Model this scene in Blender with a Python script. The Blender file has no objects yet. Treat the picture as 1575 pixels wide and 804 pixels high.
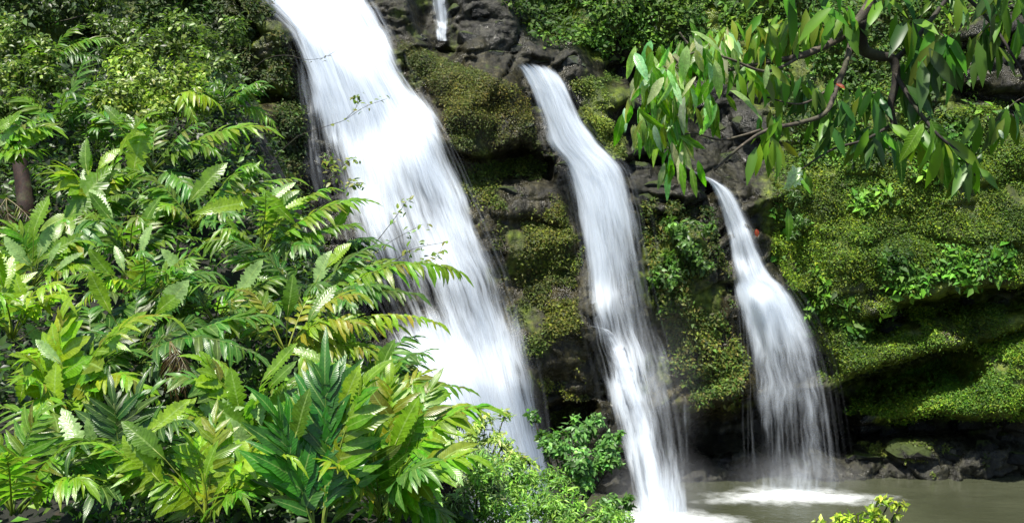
import bpy, bmesh, math, random
import numpy as np
from mathutils import Vector, Matrix, Quaternion
random.seed(7); rng = np.random.default_rng(11)
R = math.radians
S = bpy.context.scene
COL = S.collection
# ------------------------------------------------------------------ camera
F = 1689.0; CX, CY = 787.5, 402.0; YH = 334.0; CZ = 7.0
PITCH = math.atan((CY - YH) / F)
cam_d = bpy.data.cameras.new('camera'); cam = bpy.data.objects.new('camera', cam_d); COL.objects.link(cam)
cam.location = (0, 0, CZ); cam.rotation_euler = (R(90) - PITCH, 0, 0)
cam_d.sensor_width = 36; cam_d.lens = F / 1575 * 36; cam_d.clip_end = 500; cam_d.clip_start = 0.05
S.camera = cam
# ------------------------------------------------------------------ world, sun, exposure
SUN_EL, SUN_AZ = 66, 28      # azimuth: degrees to the left of "straight behind the camera"
to_sun = Vector((-math.sin(R(SUN_AZ)) * math.cos(R(SUN_EL)), -math.cos(R(SUN_AZ)) * math.cos(R(SUN_EL)), math.sin(R(SUN_EL))))
w = bpy.data.worlds.new('World'); S.world = w; w.use_nodes = True
sky = w.node_tree.nodes.new('ShaderNodeTexSky'); sky.sky_type = 'NISHITA'; sky.sun_disc = False
sky.sun_elevation = R(SUN_EL); sky.sun_rotation = math.atan2(to_sun.x, to_sun.y)
bg = w.node_tree.nodes['Background']; bg.inputs[1].default_value = 0.085
w.node_tree.links.new(sky.outputs[0], bg.inputs[0])
sl = bpy.data.lights.new('sun', 'SUN'); sl.energy = 4.6; sl.angle = R(0.5); sl.color = (1, .95, .86)
so = bpy.data.objects.new('sun', sl); COL.objects.link(so); so.rotation_euler = to_sun.to_track_quat('Z', 'Y').to_euler()
so.location = (-20, -20, 40)
S.view_settings.view_transform = 'Standard'; S.view_settings.look = 'None'
S.view_settings.exposure = 1.0; S.view_settings.gamma = 1
S.cycles.transparent_max_bounces = 16; S.cycles.max_bounces = 6
S.cycles.diffuse_bounces = 3; S.cycles.glossy_bounces = 2; S.cycles.transmission_bounces = 3
S.cycles.volume_bounces = 0

# ------------------------------------------------------------------ basic helpers
cp, sp_ = math.cos(PITCH), math.sin(PITCH)
def P(px, py, D):
    """world point seen at photo pixel (px,py), at distance D along the ground"""
    xc, yc = (px - CX) / F, (CY - py) / F
    dy = cp + yc * sp_; dz = -sp_ + yc * cp
    return Vector((xc * D / dy, D, CZ + dz * D / dy))
def Pn(px, py, D):
    xc, yc = (px - CX) / F, (CY - py) / F
    dy = cp + yc * sp_; dz = -sp_ + yc * cp
    return np.stack([xc * D / dy, D + 0 * px, CZ + dz * D / dy], -1)
def to_px(x, y, z):
    dz = z - CZ
    depth = y * cp - dz * sp_
    return CX + F * x / depth, CY - F * (y * sp_ + dz * cp) / depth
def tag(o, label=None, cat=None, group=None, kind=None):
    if label: o['label'] = label
    if cat: o['category'] = cat
    if group: o['group'] = group
    if kind: o['kind'] = kind
    return o
def empty(name, loc, parent=None):
    o = bpy.data.objects.new(name, None); COL.objects.link(o); o.location = loc; o.empty_display_size = .2
    o.parent = parent
    return o
def link(name, me, parent=None, loc=(0, 0, 0)):
    o = bpy.data.objects.new(name, me); COL.objects.link(o); o.location = loc
    if parent is not None: o.parent = parent
    return o
def mesh_np(name, verts, faces, mat=None, smooth=True, col=None, attrs=None, uv=None):
    """verts (N,3); faces (M,k) constant k"""
    me = bpy.data.meshes.new(name)
    n, (m, k) = len(verts), faces.shape
    me.vertices.add(n); me.vertices.foreach_set('co', np.asarray(verts, np.float32).ravel())
    me.loops.add(m * k); me.loops.foreach_set('vertex_index', faces.astype(np.int32).ravel())
    me.polygons.add(m); me.polygons.foreach_set('loop_start', np.arange(0, m * k, k, dtype=np.int32))
    if smooth: me.polygons.foreach_set('use_smooth', np.ones(m, bool))
    if col is not None:
        a = me.color_attributes.new('Col', 'FLOAT_COLOR', 'POINT')
        a.data.foreach_set('color', np.concatenate([col, np.ones((n, 1))], 1).astype(np.float32).ravel())
    for k_, v in (attrs or {}).items():
        a = me.attributes.new(k_, 'FLOAT', 'POINT'); a.data.foreach_set('value', np.asarray(v, np.float32).ravel())
    if uv is not None:
        l = me.uv_layers.new(name='UVMap'); l.data.foreach_set('uv', np.asarray(uv, np.float32)[faces.ravel()].ravel())
    me.update(calc_edges=True)
    if mat: me.materials.append(mat)
    return me
def grid_faces(nv, nu):
    i = np.arange(nv - 1)[:, None] * nu + np.arange(nu - 1)[None, :]
    i = i.ravel()
    return np.stack([i, i + 1, i + nu + 1, i + nu], 1)
def sstep(a, b, x):
    t = np.clip((x - a) / (b - a), 0, 1); return t * t * (3 - 2 * t)
# numpy noise
def _h(ix, iy, s):
    n = (ix.astype(np.int64) * 374761393 + iy.astype(np.int64) * 668265263 + s * 1442695041) & 0xffffffff
    n = ((n ^ (n >> 13)) * 1274126177) & 0xffffffff
    return ((n ^ (n >> 16)) & 0xffffff) / float(0xffffff)
def vnoise(x, y, s=0):
    ix, iy = np.floor(x), np.floor(y); fx, fy = x - ix, y - iy
    fx = fx * fx * (3 - 2 * fx); fy = fy * fy * (3 - 2 * fy)
    a, b, c, d = _h(ix, iy, s), _h(ix + 1, iy, s), _h(ix, iy + 1, s), _h(ix + 1, iy + 1, s)
    return (a + (b - a) * fx + (c - a) * fy + (a - b - c + d) * fx * fy) * 2 - 1
def fbm(x, y, o=5, s=0):
    r, a, t = 0, 1, 0
    for k in range(o):
        r = r + a * vnoise(x, y, s + k * 17); t += a; a *= .5; x, y = x * 2.03 + 7.1, y * 2.03 + 3.3
    return r / t
def blocks(x, y, s=0, tilt=.5):
    """faceted block relief: every cell has its own depth and tilt; also returns distance to the joint"""
    ix, iy = np.floor(x), np.floor(y)
    f1 = np.full(x.shape, 9.); f2 = np.full(x.shape, 9.); val = np.zeros(x.shape)
    for dx in (-1, 0, 1):
        for dy in (-1, 0, 1):
            cx, cy = ix + dx, iy + dy
            jx, jy = cx + .1 + .8 * _h(cx, cy, s), cy + .1 + .8 * _h(cx, cy, s + 1)
            d = np.hypot(x - jx, y - jy)
            v = _h(cx, cy, s + 2) * 2 - 1 + tilt * ((_h(cx, cy, s + 3) * 2 - 1) * (x - jx) + (_h(cx, cy, s + 4) * 2 - 1) * (y - jy)) * 2
            near = d < f1
            f2 = np.where(near, f1, np.minimum(f2, d)); val = np.where(near, v, val); f1 = np.where(near, d, f1)
    return val, f2 - f1

# ------------------------------------------------------------------ materials
def mat(name):
    m = bpy.data.materials.new(name); m.use_nodes = True; nt = m.node_tree
    for n in list(nt.nodes): nt.nodes.remove(n)
    out = nt.nodes.new('ShaderNodeOutputMaterial')
    return m, nt, out
def N(nt, t, **kw):
    n = nt.nodes.new('ShaderNode' + t)
    for k, v in kw.items():
        if isinstance(k, str) and hasattr(n, k): setattr(n, k, v)
        else: n.inputs[k].default_value = v
    return n
def setin(n, **kw):
    for k, v in kw.items(): n.inputs[k.replace('_', ' ')].default_value = v
    return n
def ramp(nt, src, stops):
    r = nt.nodes.new('ShaderNodeValToRGB'); e = r.color_ramp.elements
    while len(e) < len(stops): e.new(.5)
    for el, (p, c) in zip(e, stops):
        el.position = p; el.color = (*c, 1) if len(c) == 3 else c
    nt.links.new(src, r.inputs[0]); return r
def math_(nt, op, a, b=None, clamp=False):
    n = nt.nodes.new('ShaderNodeMath'); n.operation = op; n.use_clamp = clamp
    for i, v in enumerate((a, b)):
        if v is None: continue
        if isinstance(v, (int, float)): n.inputs[i].default_value = v
        else: nt.links.new(v, n.inputs[i])
    return n.outputs[0]
def mixc(nt, fac, a, b, mode='MIX'):
    n = nt.nodes.new('ShaderNodeMix'); n.data_type = 'RGBA'; n.blend_type = mode
    for i, v in ((0, fac), (6, a), (7, b)):
        if isinstance(v, (int, float)): n.inputs[i].default_value = v
        elif isinstance(v, tuple): n.inputs[i].default_value = (*v, 1)
        else: nt.links.new(v, n.inputs[i])
    return n.outputs[2]
def noise_(nt, scale, detail=4, vec=None, rough=.55):
    n = nt.nodes.new('ShaderNodeTexNoise'); n.inputs['Scale'].default_value = scale
    n.inputs['Detail'].default_value = detail; n.inputs['Roughness'].default_value = rough
    if vec is not None: nt.links.new(vec, n.inputs['Vector'])
    return n

def leaf_material(name, source='object', rough=.34, trans=.36, spec=.55):
    m, nt, out = mat(name); L = nt.links
    if source == 'object':
        oi = nt.nodes.new('ShaderNodeObjectInfo'); base = oi.outputs['Color']
        tc = nt.nodes.new('ShaderNodeTexCoord')
        nz = noise_(nt, 7, 5, tc.outputs['Object'], .65)
        base = mixc(nt, 1, base, ramp(nt, nz.outputs[0], [(.33, (.52, .6, .5)), (.67, (1.25, 1.32, 1.25))]).outputs[0], 'MULTIPLY')
        uv = nt.nodes.new('ShaderNodeUVMap'); sx = nt.nodes.new('ShaderNodeSeparateXYZ'); L.new(uv.outputs[0], sx.inputs[0])
        a = math_(nt, 'ABSOLUTE', sx.outputs[0])
        rib = math_(nt, 'LESS_THAN', a, .09)
        base = mixc(nt, math_(nt, 'MULTIPLY', rib, .5), base, (.30, .42, .12))
        # side veins as fine relief
        v = math_(nt, 'SINE', math_(nt, 'MULTIPLY', math_(nt, 'SUBTRACT', sx.outputs[1], math_(nt, 'MULTIPLY', a, .13)), 95.))
        bp = nt.nodes.new('ShaderNodeBump'); bp.inputs['Strength'].default_value = .13; bp.inputs['Distance'].default_value = .01
        L.new(v, bp.inputs['Height'])
    else:
        at = nt.nodes.new('ShaderNodeAttribute'); at.attribute_name = 'Col'; base = at.outputs['Color']; bp = None
    geo = nt.nodes.new('ShaderNodeNewGeometry')
    base = mixc(nt, geo.outputs['Backfacing'], base, mixc(nt, .25, base, (.25, .30, .16)))
    p = setin(N(nt, 'BsdfPrincipled'), Roughness=rough); p.inputs['Specular IOR Level'].default_value = spec
    L.new(base, p.inputs['Base Color'])
    t = nt.nodes.new('ShaderNodeBsdfTranslucent')
    L.new(mixc(nt, 1, base, (1.5, 2.1, .5), 'MULTIPLY'), t.inputs[0])
    if bp: L.new(bp.outputs[0], p.inputs['Normal'])
    mx = nt.nodes.new('ShaderNodeMixShader'); mx.inputs[0].default_value = trans
    L.new(p.outputs[0], mx.inputs[1]); L.new(t.outputs[0], mx.inputs[2]); L.new(mx.outputs[0], out.inputs[0])
    return m
M_LEAF = leaf_material('glossy leaf')
M_MANGO = leaf_material('tree leaf', rough=.33, trans=.42, spec=.5)
M_SMALL = leaf_material('small leaves', source='col', rough=.42, trans=.25, spec=.4)
M_MOSS = leaf_material('moss leaves', source='col', rough=.6, trans=.15, spec=.3)

def rock_material(name, moss_attr=True):
    m, nt, out = mat(name); L = nt.links
    tc = nt.nodes.new('ShaderNodeTexCoord'); vec = tc.outputs['Object']
    if not moss_attr:
        oi = nt.nodes.new('ShaderNodeObjectInfo')
        va = nt.nodes.new('ShaderNodeVectorMath'); va.operation = 'ADD'; L.new(vec, va.inputs[0]); L.new(oi.outputs['Location'], va.inputs[1]); vec = va.outputs[0]
    n1 = noise_(nt, 1.1, 6, vec); n2 = noise_(nt, 7, 6, vec, .65); n3 = noise_(nt, 30, 4, vec, .6)
    rock = ramp(nt, n2.outputs[0], [(.3, (.0035, .0045, .004)), (.5, (.011, .0135, .0115)), (.62, (.028, .032, .027)), (.8, (.13, .14, .125))]).outputs[0]
    if moss_attr:
        am = nt.nodes.new('ShaderNodeAttribute'); am.attribute_name = 'moss'
        aw = nt.nodes.new('ShaderNodeAttribute'); aw.attribute_name = 'warm'
        warm = ramp(nt, n2.outputs[0], [(.32, (.007, .006, .002)), (.5, (.028, .024, .005)), (.68, (.075, .062, .016))]).outputs[0]
        c = mixc(nt, math_(nt, 'ADD', math_(nt, 'MULTIPLY', aw.outputs['Fac'], .8), .15), rock, warm)
        mo = ramp(nt, n2.outputs[0], [(.3, (.022, .036, .004)), (.5, (.065, .10, .008)), (.72, (.15, .19, .016))]).outputs[0]
        f = math_(nt, 'ADD', am.outputs['Fac'], math_(nt, 'MULTIPLY', math_(nt, 'SUBTRACT', n1.outputs[0], .5), 1.6))
        f = ramp(nt, f, [(.35, (0, 0, 0)), (.62, (1, 1, 1))]).outputs[0]
        c = mixc(nt, f, c, mo)
        # vertical wet streaks
        mp = nt.nodes.new('ShaderNodeMapping'); mp.inputs['Scale'].default_value = (3.2, .5, .28); L.new(vec, mp.inputs[0])
        st = noise_(nt, 1.6, 4, mp.outputs[0])
        c = mixc(nt, 1, c, ramp(nt, st.outputs[0], [(.38, (.5, .47, .43)), (.6, (1.25, 1.2, 1.15))]).outputs[0], 'MULTIPLY')
    else:
        oi2 = nt.nodes.new('ShaderNodeObjectInfo')
        c = mixc(nt, 1, rock, oi2.outputs['Color'], 'MULTIPLY')
        geo = nt.nodes.new('ShaderNodeNewGeometry'); sx = nt.nodes.new('ShaderNodeSeparateXYZ'); L.new(geo.outputs['Normal'], sx.inputs[0])
        f = math_(nt, 'ADD', math_(nt, 'MULTIPLY', sx.outputs[2], .35), n1.outputs[0])
        f = ramp(nt, f, [(.66, (0, 0, 0)), (.78, (1, 1, 1))]).outputs[0]
        c = mixc(nt, math_(nt, 'MULTIPLY', f, .7), c, (.05, .075, .012))
    p = N(nt, 'BsdfPrincipled'); p.inputs['Specular IOR Level'].default_value = .35; L.new(c, p.inputs['Base Color'])
    L.new(ramp(nt, n1.outputs[0], [(.42, (.2,) * 3), (.62, (.65,) * 3)]).outputs[0], p.inputs['Roughness'])
    b = nt.nodes.new('ShaderNodeBump'); b.inputs['Strength'].default_value = .9; b.inputs['Distance'].default_value = .06
    L.new(math_(nt, 'ADD', n2.outputs[0], math_(nt, 'MULTIPLY', n3.outputs[0], .45)), b.inputs['Height'])
    L.new(b.outputs[0], p.inputs['Normal']); L.new(p.outputs[0], out.inputs[0])
    return m
M_CLIFF = rock_material('mossy basalt'); M_ROCK = rock_material('wet basalt', False)

def soil_material():
    m, nt, out = mat('dark leaf litter'); L = nt.links
    tc = nt.nodes.new('ShaderNodeTexCoord'); n = noise_(nt, 9, 6, tc.outputs['Object'])
    p = setin(N(nt, 'BsdfPrincipled'), Roughness=.9)
    L.new(ramp(nt, n.outputs[0], [(.3, (.003, .004, .002)), (.55, (.008, .009, .004)), (.75, (.025, .018, .009))]).outputs[0], p.inputs['Base Color'])
    b = N(nt, 'Bump'); b.inputs['Distance'].default_value = .05; L.new(n.outputs[0], b.inputs['Height']); L.new(b.outputs[0], p.inputs['Normal'])
    L.new(p.outputs[0], out.inputs[0]); return m
M_SOIL = soil_material()
def bark_material(name, c1, c2, c3):
    m, nt, out = mat(name); L = nt.links
    tc = nt.nodes.new('ShaderNodeTexCoord'); n = noise_(nt, 22, 6, tc.outputs['Object'], .7); n2 = noise_(nt, 5, 3, tc.outputs['Object'])
    p = setin(N(nt, 'BsdfPrincipled'), Roughness=.75)
    c = ramp(nt, n.outputs[0], [(.32, c1), (.55, c2), (.75, c3)]).outputs[0]
    c = mixc(nt, ramp(nt, n2.outputs[0], [(.5, (0, 0, 0)), (.7, (.6, .6, .6))]).outputs[0], c, (.05, .06, .018))
    L.new(c, p.inputs['Base Color'])
    b = N(nt, 'Bump'); b.inputs['Distance'].default_value = .006; L.new(n.outputs[0], b.inputs['Height']); L.new(b.outputs[0], p.inputs['Normal'])
    L.new(p.outputs[0], out.inputs[0]); return m
M_BARK = bark_material('mossy bark', (.012, .010, .008), (.07, .055, .04), (.2, .17, .12))
M_BARKD = bark_material('dark bark', (.006, .005, .004), (.022, .016, .012), (.06, .045, .03))
def stem_material():
    m, nt, out = mat('green stem'); oi = N(nt, 'ObjectInfo'); p = setin(N(nt, 'BsdfPrincipled'), Roughness=.45)
    nt.links.new(oi.outputs['Color'], p.inputs['Base Color']); nt.links.new(p.outputs[0], out.inputs[0]); return m
M_STEM = stem_material()

def water_material(amp_=2.3, cap=.78):
    """silky falling water: streaks along v, thickness from the mesh"""
    m, nt, out = mat('falling water'); L = nt.links
    uv = nt.nodes.new('ShaderNodeUVMap'); at = nt.nodes.new('ShaderNodeAttribute'); at.attribute_name = 'dens'
    def streak(sx, sy, det, off):
        mp = nt.nodes.new('ShaderNodeMapping'); mp.inputs['Scale'].default_value = (sx, sy, 1); mp.inputs['Location'].default_value = (off, off * 1.7, 0)
        L.new(wv.outputs[0], mp.inputs[0]); return noise_(nt, 1, det, mp.outputs[0], .6)
    wn = noise_(nt, 1, 2); mpw = nt.nodes.new('ShaderNodeMapping'); mpw.inputs['Scale'].default_value = (2.2, .8, 1); L.new(uv.outputs[0], mpw.inputs[0]); L.new(mpw.outputs[0], wn.inputs['Vector'])
    wv = nt.nodes.new('ShaderNodeVectorMath'); wv.operation = 'MULTIPLY_ADD'; L.new(wn.outputs['Color'], wv.inputs[0]); wv.inputs[1].default_value = (.22, 0, 0); L.new(uv.outputs[0], wv.inputs[2])
    a = streak(3.6, .3, 4, 1.3); b = streak(11, .5, 3, 5.1); c = streak(34, 1.1, 2, 9.7)
    s = math_(nt, 'ADD', math_(nt, 'MULTIPLY', a.outputs[0], .95), math_(nt, 'ADD', math_(nt, 'MULTIPLY', b.outputs[0], .6), math_(nt, 'MULTIPLY', c.outputs[0], .18)))
    s = math_(nt, 'SUBTRACT', s, .865)                 # about -0.5..0.5
    mp = nt.nodes.new('ShaderNodeMapping'); mp.inputs['Scale'].default_value = (1.5, .55, 1); L.new(uv.outputs[0], mp.inputs[0])
    big = noise_(nt, 1, 3, mp.outputs[0])
    amp = math_(nt, 'ADD', math_(nt, 'MULTIPLY', s, amp_), math_(nt, 'MULTIPLY', math_(nt, 'SUBTRACT', big.outputs[0], .5), .9))
    al = math_(nt, 'ADD', math_(nt, 'SUBTRACT', math_(nt, 'MULTIPLY', at.outputs['Fac'], 1.35), .42), amp)
    al = ramp(nt, al, [(0., (0, 0, 0)), (1., (1, 1, 1))]); al.color_ramp.interpolation = 'EASE'
    soft = math_(nt, 'MULTIPLY', al.outputs[0], ramp(nt, at.outputs['Fac'], [(0, (0,) * 3), (.6, (1,) * 3)]).outputs[0])
    soft = math_(nt, 'MULTIPLY', soft, cap)
    d = N(nt, 'BsdfDiffuse'); d.inputs[0].default_value = (.80, .87, .95, 1)
    t = N(nt, 'BsdfTranslucent'); t.inputs[0].default_value = (.80, .87, .95, 1)
    m1 = nt.nodes.new('ShaderNodeMixShader'); m1.inputs[0].default_value = .3; L.new(d.outputs[0], m1.inputs[1]); L.new(t.outputs[0], m1.inputs[2])
    tr = N(nt, 'BsdfTransparent'); m2 = nt.nodes.new('ShaderNodeMixShader'); L.new(soft, m2.inputs[0]); L.new(tr.outputs[0], m2.inputs[1]); L.new(m1.outputs[0], m2.inputs[2])
    L.new(m2.outputs[0], out.inputs[0]); return m
M_WATER = water_material(1.7, .8); M_VEIL = water_material(1.3, .74)
def strand_material():
    m, nt, out = mat('water strand'); L = nt.links
    at = nt.nodes.new('ShaderNodeAttribute'); at.attribute_name = 'dens'
    d = N(nt, 'BsdfDiffuse'); d.inputs[0].default_value = (.82, .88, .95, 1)
    t = N(nt, 'BsdfTranslucent'); t.inputs[0].default_value = (.82, .88, .95, 1)
    m1 = nt.nodes.new('ShaderNodeMixShader'); m1.inputs[0].default_value = .3; L.new(d.outputs[0], m1.inputs[1]); L.new(t.outputs[0], m1.inputs[2])
    tr = N(nt, 'BsdfTransparent'); m2 = nt.nodes.new('ShaderNodeMixShader'); L.new(at.outputs['Fac'], m2.inputs[0]); L.new(tr.outputs[0], m2.inputs[1]); L.new(m1.outputs[0], m2.inputs[2])
    L.new(m2.outputs[0], out.inputs[0]); return m
M_STRAND = strand_material()
def pool_material():
    m, nt, out = mat('murky pool'); L = nt.links
    tc = nt.nodes.new('ShaderNodeTexCoord'); mp = nt.nodes.new('ShaderNodeMapping'); mp.inputs['Scale'].default_value = (.9, 1.6, 1); L.new(tc.outputs['Object'], mp.inputs[0])
    n = noise_(nt, .35, 3, mp.outputs[0]); n2 = noise_(nt, 2.2, 4, mp.outputs[0])
    p = setin(N(nt, 'BsdfPrincipled'), Roughness=.11); p.inputs['Specular IOR Level'].default_value = .5
    L.new(ramp(nt, n.outputs[0], [(.35, (.044, .049, .028)), (.65, (.066, .073, .044))]).outputs[0], p.inputs['Base Color'])
    b = N(nt, 'Bump'); b.inputs['Distance'].default_value = .05; b.inputs['Strength'].default_value = .45; L.new(n2.outputs[0], b.inputs['Height']); L.new(b.outputs[0], p.inputs['Normal'])
    L.new(p.outputs[0], out.inputs[0]); return m
M_POOL = pool_material()
def foam_material():
    m, nt, out = mat('foam'); L = nt.links
    tc = nt.nodes.new('ShaderNodeTexCoord'); n = noise_(nt, 2.2, 5, tc.outputs['Object'], .6)
    at = nt.nodes.new('ShaderNodeAttribute'); at.attribute_name = 'dens'
    f = math_(nt, 'ADD', math_(nt, 'SUBTRACT', math_(nt, 'MULTIPLY', at.outputs['Fac'], 1.5), .3), math_(nt, 'MULTIPLY', math_(nt, 'SUBTRACT', n.outputs[0], .5), 1.7))
    f = math_(nt, 'MULTIPLY', ramp(nt, f, [(0, (0,) * 3), (1, (1,) * 3)]).outputs[0], ramp(nt, at.outputs['Fac'], [(0, (0,) * 3), (.7, (.85,) * 3)]).outputs[0])
    d = N(nt, 'BsdfDiffuse'); d.inputs[0].default_value = (.82, .86, .86, 1); tr = N(nt, 'BsdfTransparent'); mx = nt.nodes.new('ShaderNodeMixShader')
    L.new(f, mx.inputs[0]); L.new(tr.outputs[0], mx.inputs[1]); L.new(d.outputs[0], mx.inputs[2]); L.new(mx.outputs[0], out.inputs[0]); return m
M_FOAM = foam_material()
def mist_material(dens):
    m, nt, out = mat('mist'); L = nt.links
    tc = nt.nodes.new('ShaderNodeTexCoord'); ln = nt.nodes.new('ShaderNodeVectorMath'); ln.operation = 'LENGTH'; L.new(tc.outputs['Object'], ln.inputs[0])
    f = math_(nt, 'SUBTRACT', 1, ln.outputs['Value'], True); f = math_(nt, 'POWER', f, 1.4)
    v = N(nt, 'VolumePrincipled'); v.inputs['Color'].default_value = (.93, .96, 1, 1); v.inputs['Anisotropy'].default_value = .1
    L.new(math_(nt, 'MULTIPLY', f, dens), v.inputs['Density']); L.new(v.outputs[0], out.inputs['Volume']); return m

# ------------------------------------------------------------------ CLIFF
# (px, py, distance, moss, warm): how far the rock is along each line of sight, how green and how brown it is
CP = [(-400,-100,20,.8,.2),(-400,400,18,.6,.2),(-400,900,18,.3,.2),(0,-100,24,.8,.2),(0,50,23.5,.8,.2),(0,400,22,.5,.2),(0,900,22,.3,.2),
 (200,-100,26,.8,.2),(200,40,25.5,.7,.2),(200,300,24,.5,.2),(200,800,24,.3,.2),(340,-60,27.5,.7,.3),(340,40,26.6,.6,.5),(400,60,27,.5,.6),(430,120,27,.6,.6),(400,200,26.2,.5,.5),(440,200,26.6,.4,.6),(430,300,25.8,.4,.4),(400,700,25,.3,.3),
 (400,-80,30.5,.2,.3),(470,-10,29.4,.1,.2),(470,120,28.3,.2,.2),(480,200,27.6,.1,.1),(500,300,27,.1,.1),(560,150,28,.1,.2),(620,300,27,.1,.2),(540,400,26,.1,.2),(680,450,26.2,.1,.2),(610,505,26.2,.1,.2),(670,520,26,.1,.2),(640,570,24.9,.1,.2),(680,630,23.9,.1,.2),(720,600,25.2,.1,.2),(780,600,25.7,.1,.2),(760,800,24.8,.1,.2),(600,800,24.4,.1,.2),
 (560,-100,32,.5,.3),(610,30,29.4,.2,.3),(640,100,28.4,.4,.6),(670,20,31,.3,.2),(700,-100,34,.5,.2),(690,60,30.5,.2,.2),(740,30,30.2,.05,.05),(780,60,29.9,.05,.05),(730,85,29.2,.1,.4),
 (700,130,27.7,.35,.9),(720,190,27,.35,1),(770,150,27.9,.25,.8),(780,200,27.6,.1,.6),(700,250,27.3,.35,.7),(800,260,28.3,.1,.3),(790,300,27.9,.1,.4),(760,330,27.4,.3,.7),(790,400,27.5,.35,.8),(840,330,28,.2,.6),(860,400,28,.35,.8),(830,480,27.3,.3,.9),(800,540,26.9,.3,.7),(870,540,27.4,.25,.6),(850,620,27.6,.1,.4),(870,700,27.6,.05,.2),(870,850,27.4,.05,.2),
 (830,95,29.6,.05,.3),(880,100,29.7,.05,.3),(840,140,29,.2,.3),(880,200,28.6,.2,.2),(900,280,28.2,.1,.2),(950,300,28.3,.1,.2),(940,400,27.9,.1,.2),(910,505,27.1,.1,.3),(960,500,27.7,.1,.2),(1000,650,27.7,.1,.2),(1010,800,27.6,.1,.1),
 (800,-100,36,1,.2),(850,20,33,1,.2),(950,-100,37,1,.1),(920,60,32,1,.1),(1000,60,32.4,1,.1),(1100,-80,37,1,.1),(1100,60,32.8,.9,.1),(960,90,32.5,.1,.1),(920,160,29.8,.8,.4),(940,200,29.4,.7,.5),(965,190,31,.1,.1),(985,260,29.8,.05,.1),(1020,240,30.5,.1,.1),(1100,170,31.5,.05,.05),(1150,220,31,.05,.05),(1180,120,31.8,.4,.1),(1070,300,29.3,.1,.2),(1110,320,29,.2,.3),
 (1010,330,28.9,.4,.3),(1050,380,28.7,.7,.4),(1020,440,28.5,.7,.5),(1080,470,28.4,.5,.8),(1050,540,28.4,.5,.8),(1110,560,28.3,.4,.9),(1060,610,28.6,.4,.8),(1110,600,28.4,.3,.9),(1070,680,29.0,0,.1),(1070,760,28.8,0,.1),(1070,850,28.8,0,.1),(1120,720,29.0,0,.1),
 (1140,380,29,.3,.3),(1150,430,28.6,.2,.3),(1170,465,28.4,.1,.2),(1200,520,29.2,.1,.2),(1200,650,29.9,0,.1),(1200,760,29.5,0,.1),(1200,850,29.4,0,.1),(1240,480,29.6,.5,.3),(1250,560,30.4,.2,.2),(1270,680,29.6,0,.1),(1270,740,29.3,0,.1),
 (1210,330,29.7,.6,.4),(1230,400,29.5,.7,.4),(1280,300,29.3,.95,.3),(1300,400,28.9,.9,.4),(1290,470,29,.7,.6),(1400,300,28.8,1,.3),(1400,400,28.5,1,.3),(1380,340,28.9,.6,.8),(1500,300,28.5,1,.2),(1500,400,28.2,1,.2),(1600,350,28,.9,.2),(1575,250,28.6,.6,.4),
 (1300,530,28.9,.9,.4),(1380,520,29,.6,.6),(1460,500,29.1,.5,.6),(1560,480,28.6,.7,.4),(1540,450,28.6,.5,.4),
 (1400,600,29.6,1,.2),(1480,570,29.1,1,.2),(1560,540,28.6,1,.2),(1540,610,28.4,1,.2),(1350,625,30.1,.8,.2),(1460,625,29,1,.2),
 (1320,670,30.2,0,.2),(1450,665,29.6,.05,.2),(1550,665,29.4,.05,.1),(1330,705,29.4,.2,.2),(1420,705,29.2,.2,.2),(1550,705,29.5,0,.3),(1330,740,29.2,.1,.1),(1420,740,29.1,.1,.1),(1500,740,29.3,.1,.1),(1600,740,29.3,.1,.3),(1420,850,29.4,0,.1),
 (1200,40,32.6,.9,.1),(1300,100,31.6,.9,.1),(1400,60,31,.9,.1),(1400,200,29.8,.8,.3),(1250,220,30.4,.7,.2),(1300,-100,36,.9,.1),(1500,-100,33,.8,.1),(1540,80,29.4,.05,.1),(1570,140,29.2,.1,.2),(1500,120,29.9,.3,.3),(1480,200,29.3,.7,.3),(1540,200,29,.6,.3),(1700,80,28,.3,.2),
 (1900,-100,27,.8,.2),(1900,300,25.5,.9,.2),(1900,600,25.5,.6,.3),(1900,850,25.5,.2,.3)]
CP = np.array(CP, float)
gx = np.arange(-420, 2040, 5.); gy = np.arange(-220, 1000, 5.)
GX, GY = np.meshgrid(gx, gy)
acc = np.zeros((3,) + GX.shape); wt = np.zeros(GX.shape)
for a in CP:
    ww = 1 / ((GX - a[0]) ** 2 + (GY - a[1]) ** 2 + 16 ** 2) ** 1.9
    wt += ww
    for k in range(3): acc[k] += ww * a[2 + k]
DG, MOSS, WARM = acc / wt
# ledges and recesses: a line whose underside steps back into the rock
def ledge(pts, depth, h, fade=40, wob=9):
    xs = [p[0] for p in pts]; ys = [p[1] for p in pts]
    yl = np.interp(GX, xs, ys) + wob * fbm(GX / 38, GX * 0 + depth * 9 + h, 3, 5)
    dv = GY - yl
    e = sstep(xs[0] - fade, xs[0], GX) * (1 - sstep(xs[-1], xs[-1] + fade, GX))
    DG[:] += depth * sstep(0, 9, dv) * (1 - sstep(h * .35, h, dv)) * e - depth * .22 * e * np.exp(-((dv + 10) / 14.) ** 2)
ledge([(1350, 486), (1400, 462), (1470, 450), (1575, 432), (1750, 425)], 1.5, 50)
ledge([(1262, 600), (1330, 568), (1400, 545), (1470, 533)], 2.3, 75, 50)
ledge([(1530, 520), (1590, 500), (1700, 500)], .6, 30)
ledge([(1290, 650), (1400, 640), (1480, 634), (1575, 650), (1800, 650)], 1.1, 52)
ledge([(685, 226), (740, 236), (800, 222), (840, 240)], .8, 60, 20)
ledge([(770, 330), (860, 340)], .18, 30, 20)
ledge([(1030, 628), (1090, 622), (1150, 605), (1290, 625)], 1.7, 105, 30)
ledge([(945, 245), (1000, 232), (1090, 285)], .7, 34, 15)
ledge([(960, 285), (1040, 300)], .4, 26, 15)
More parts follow.
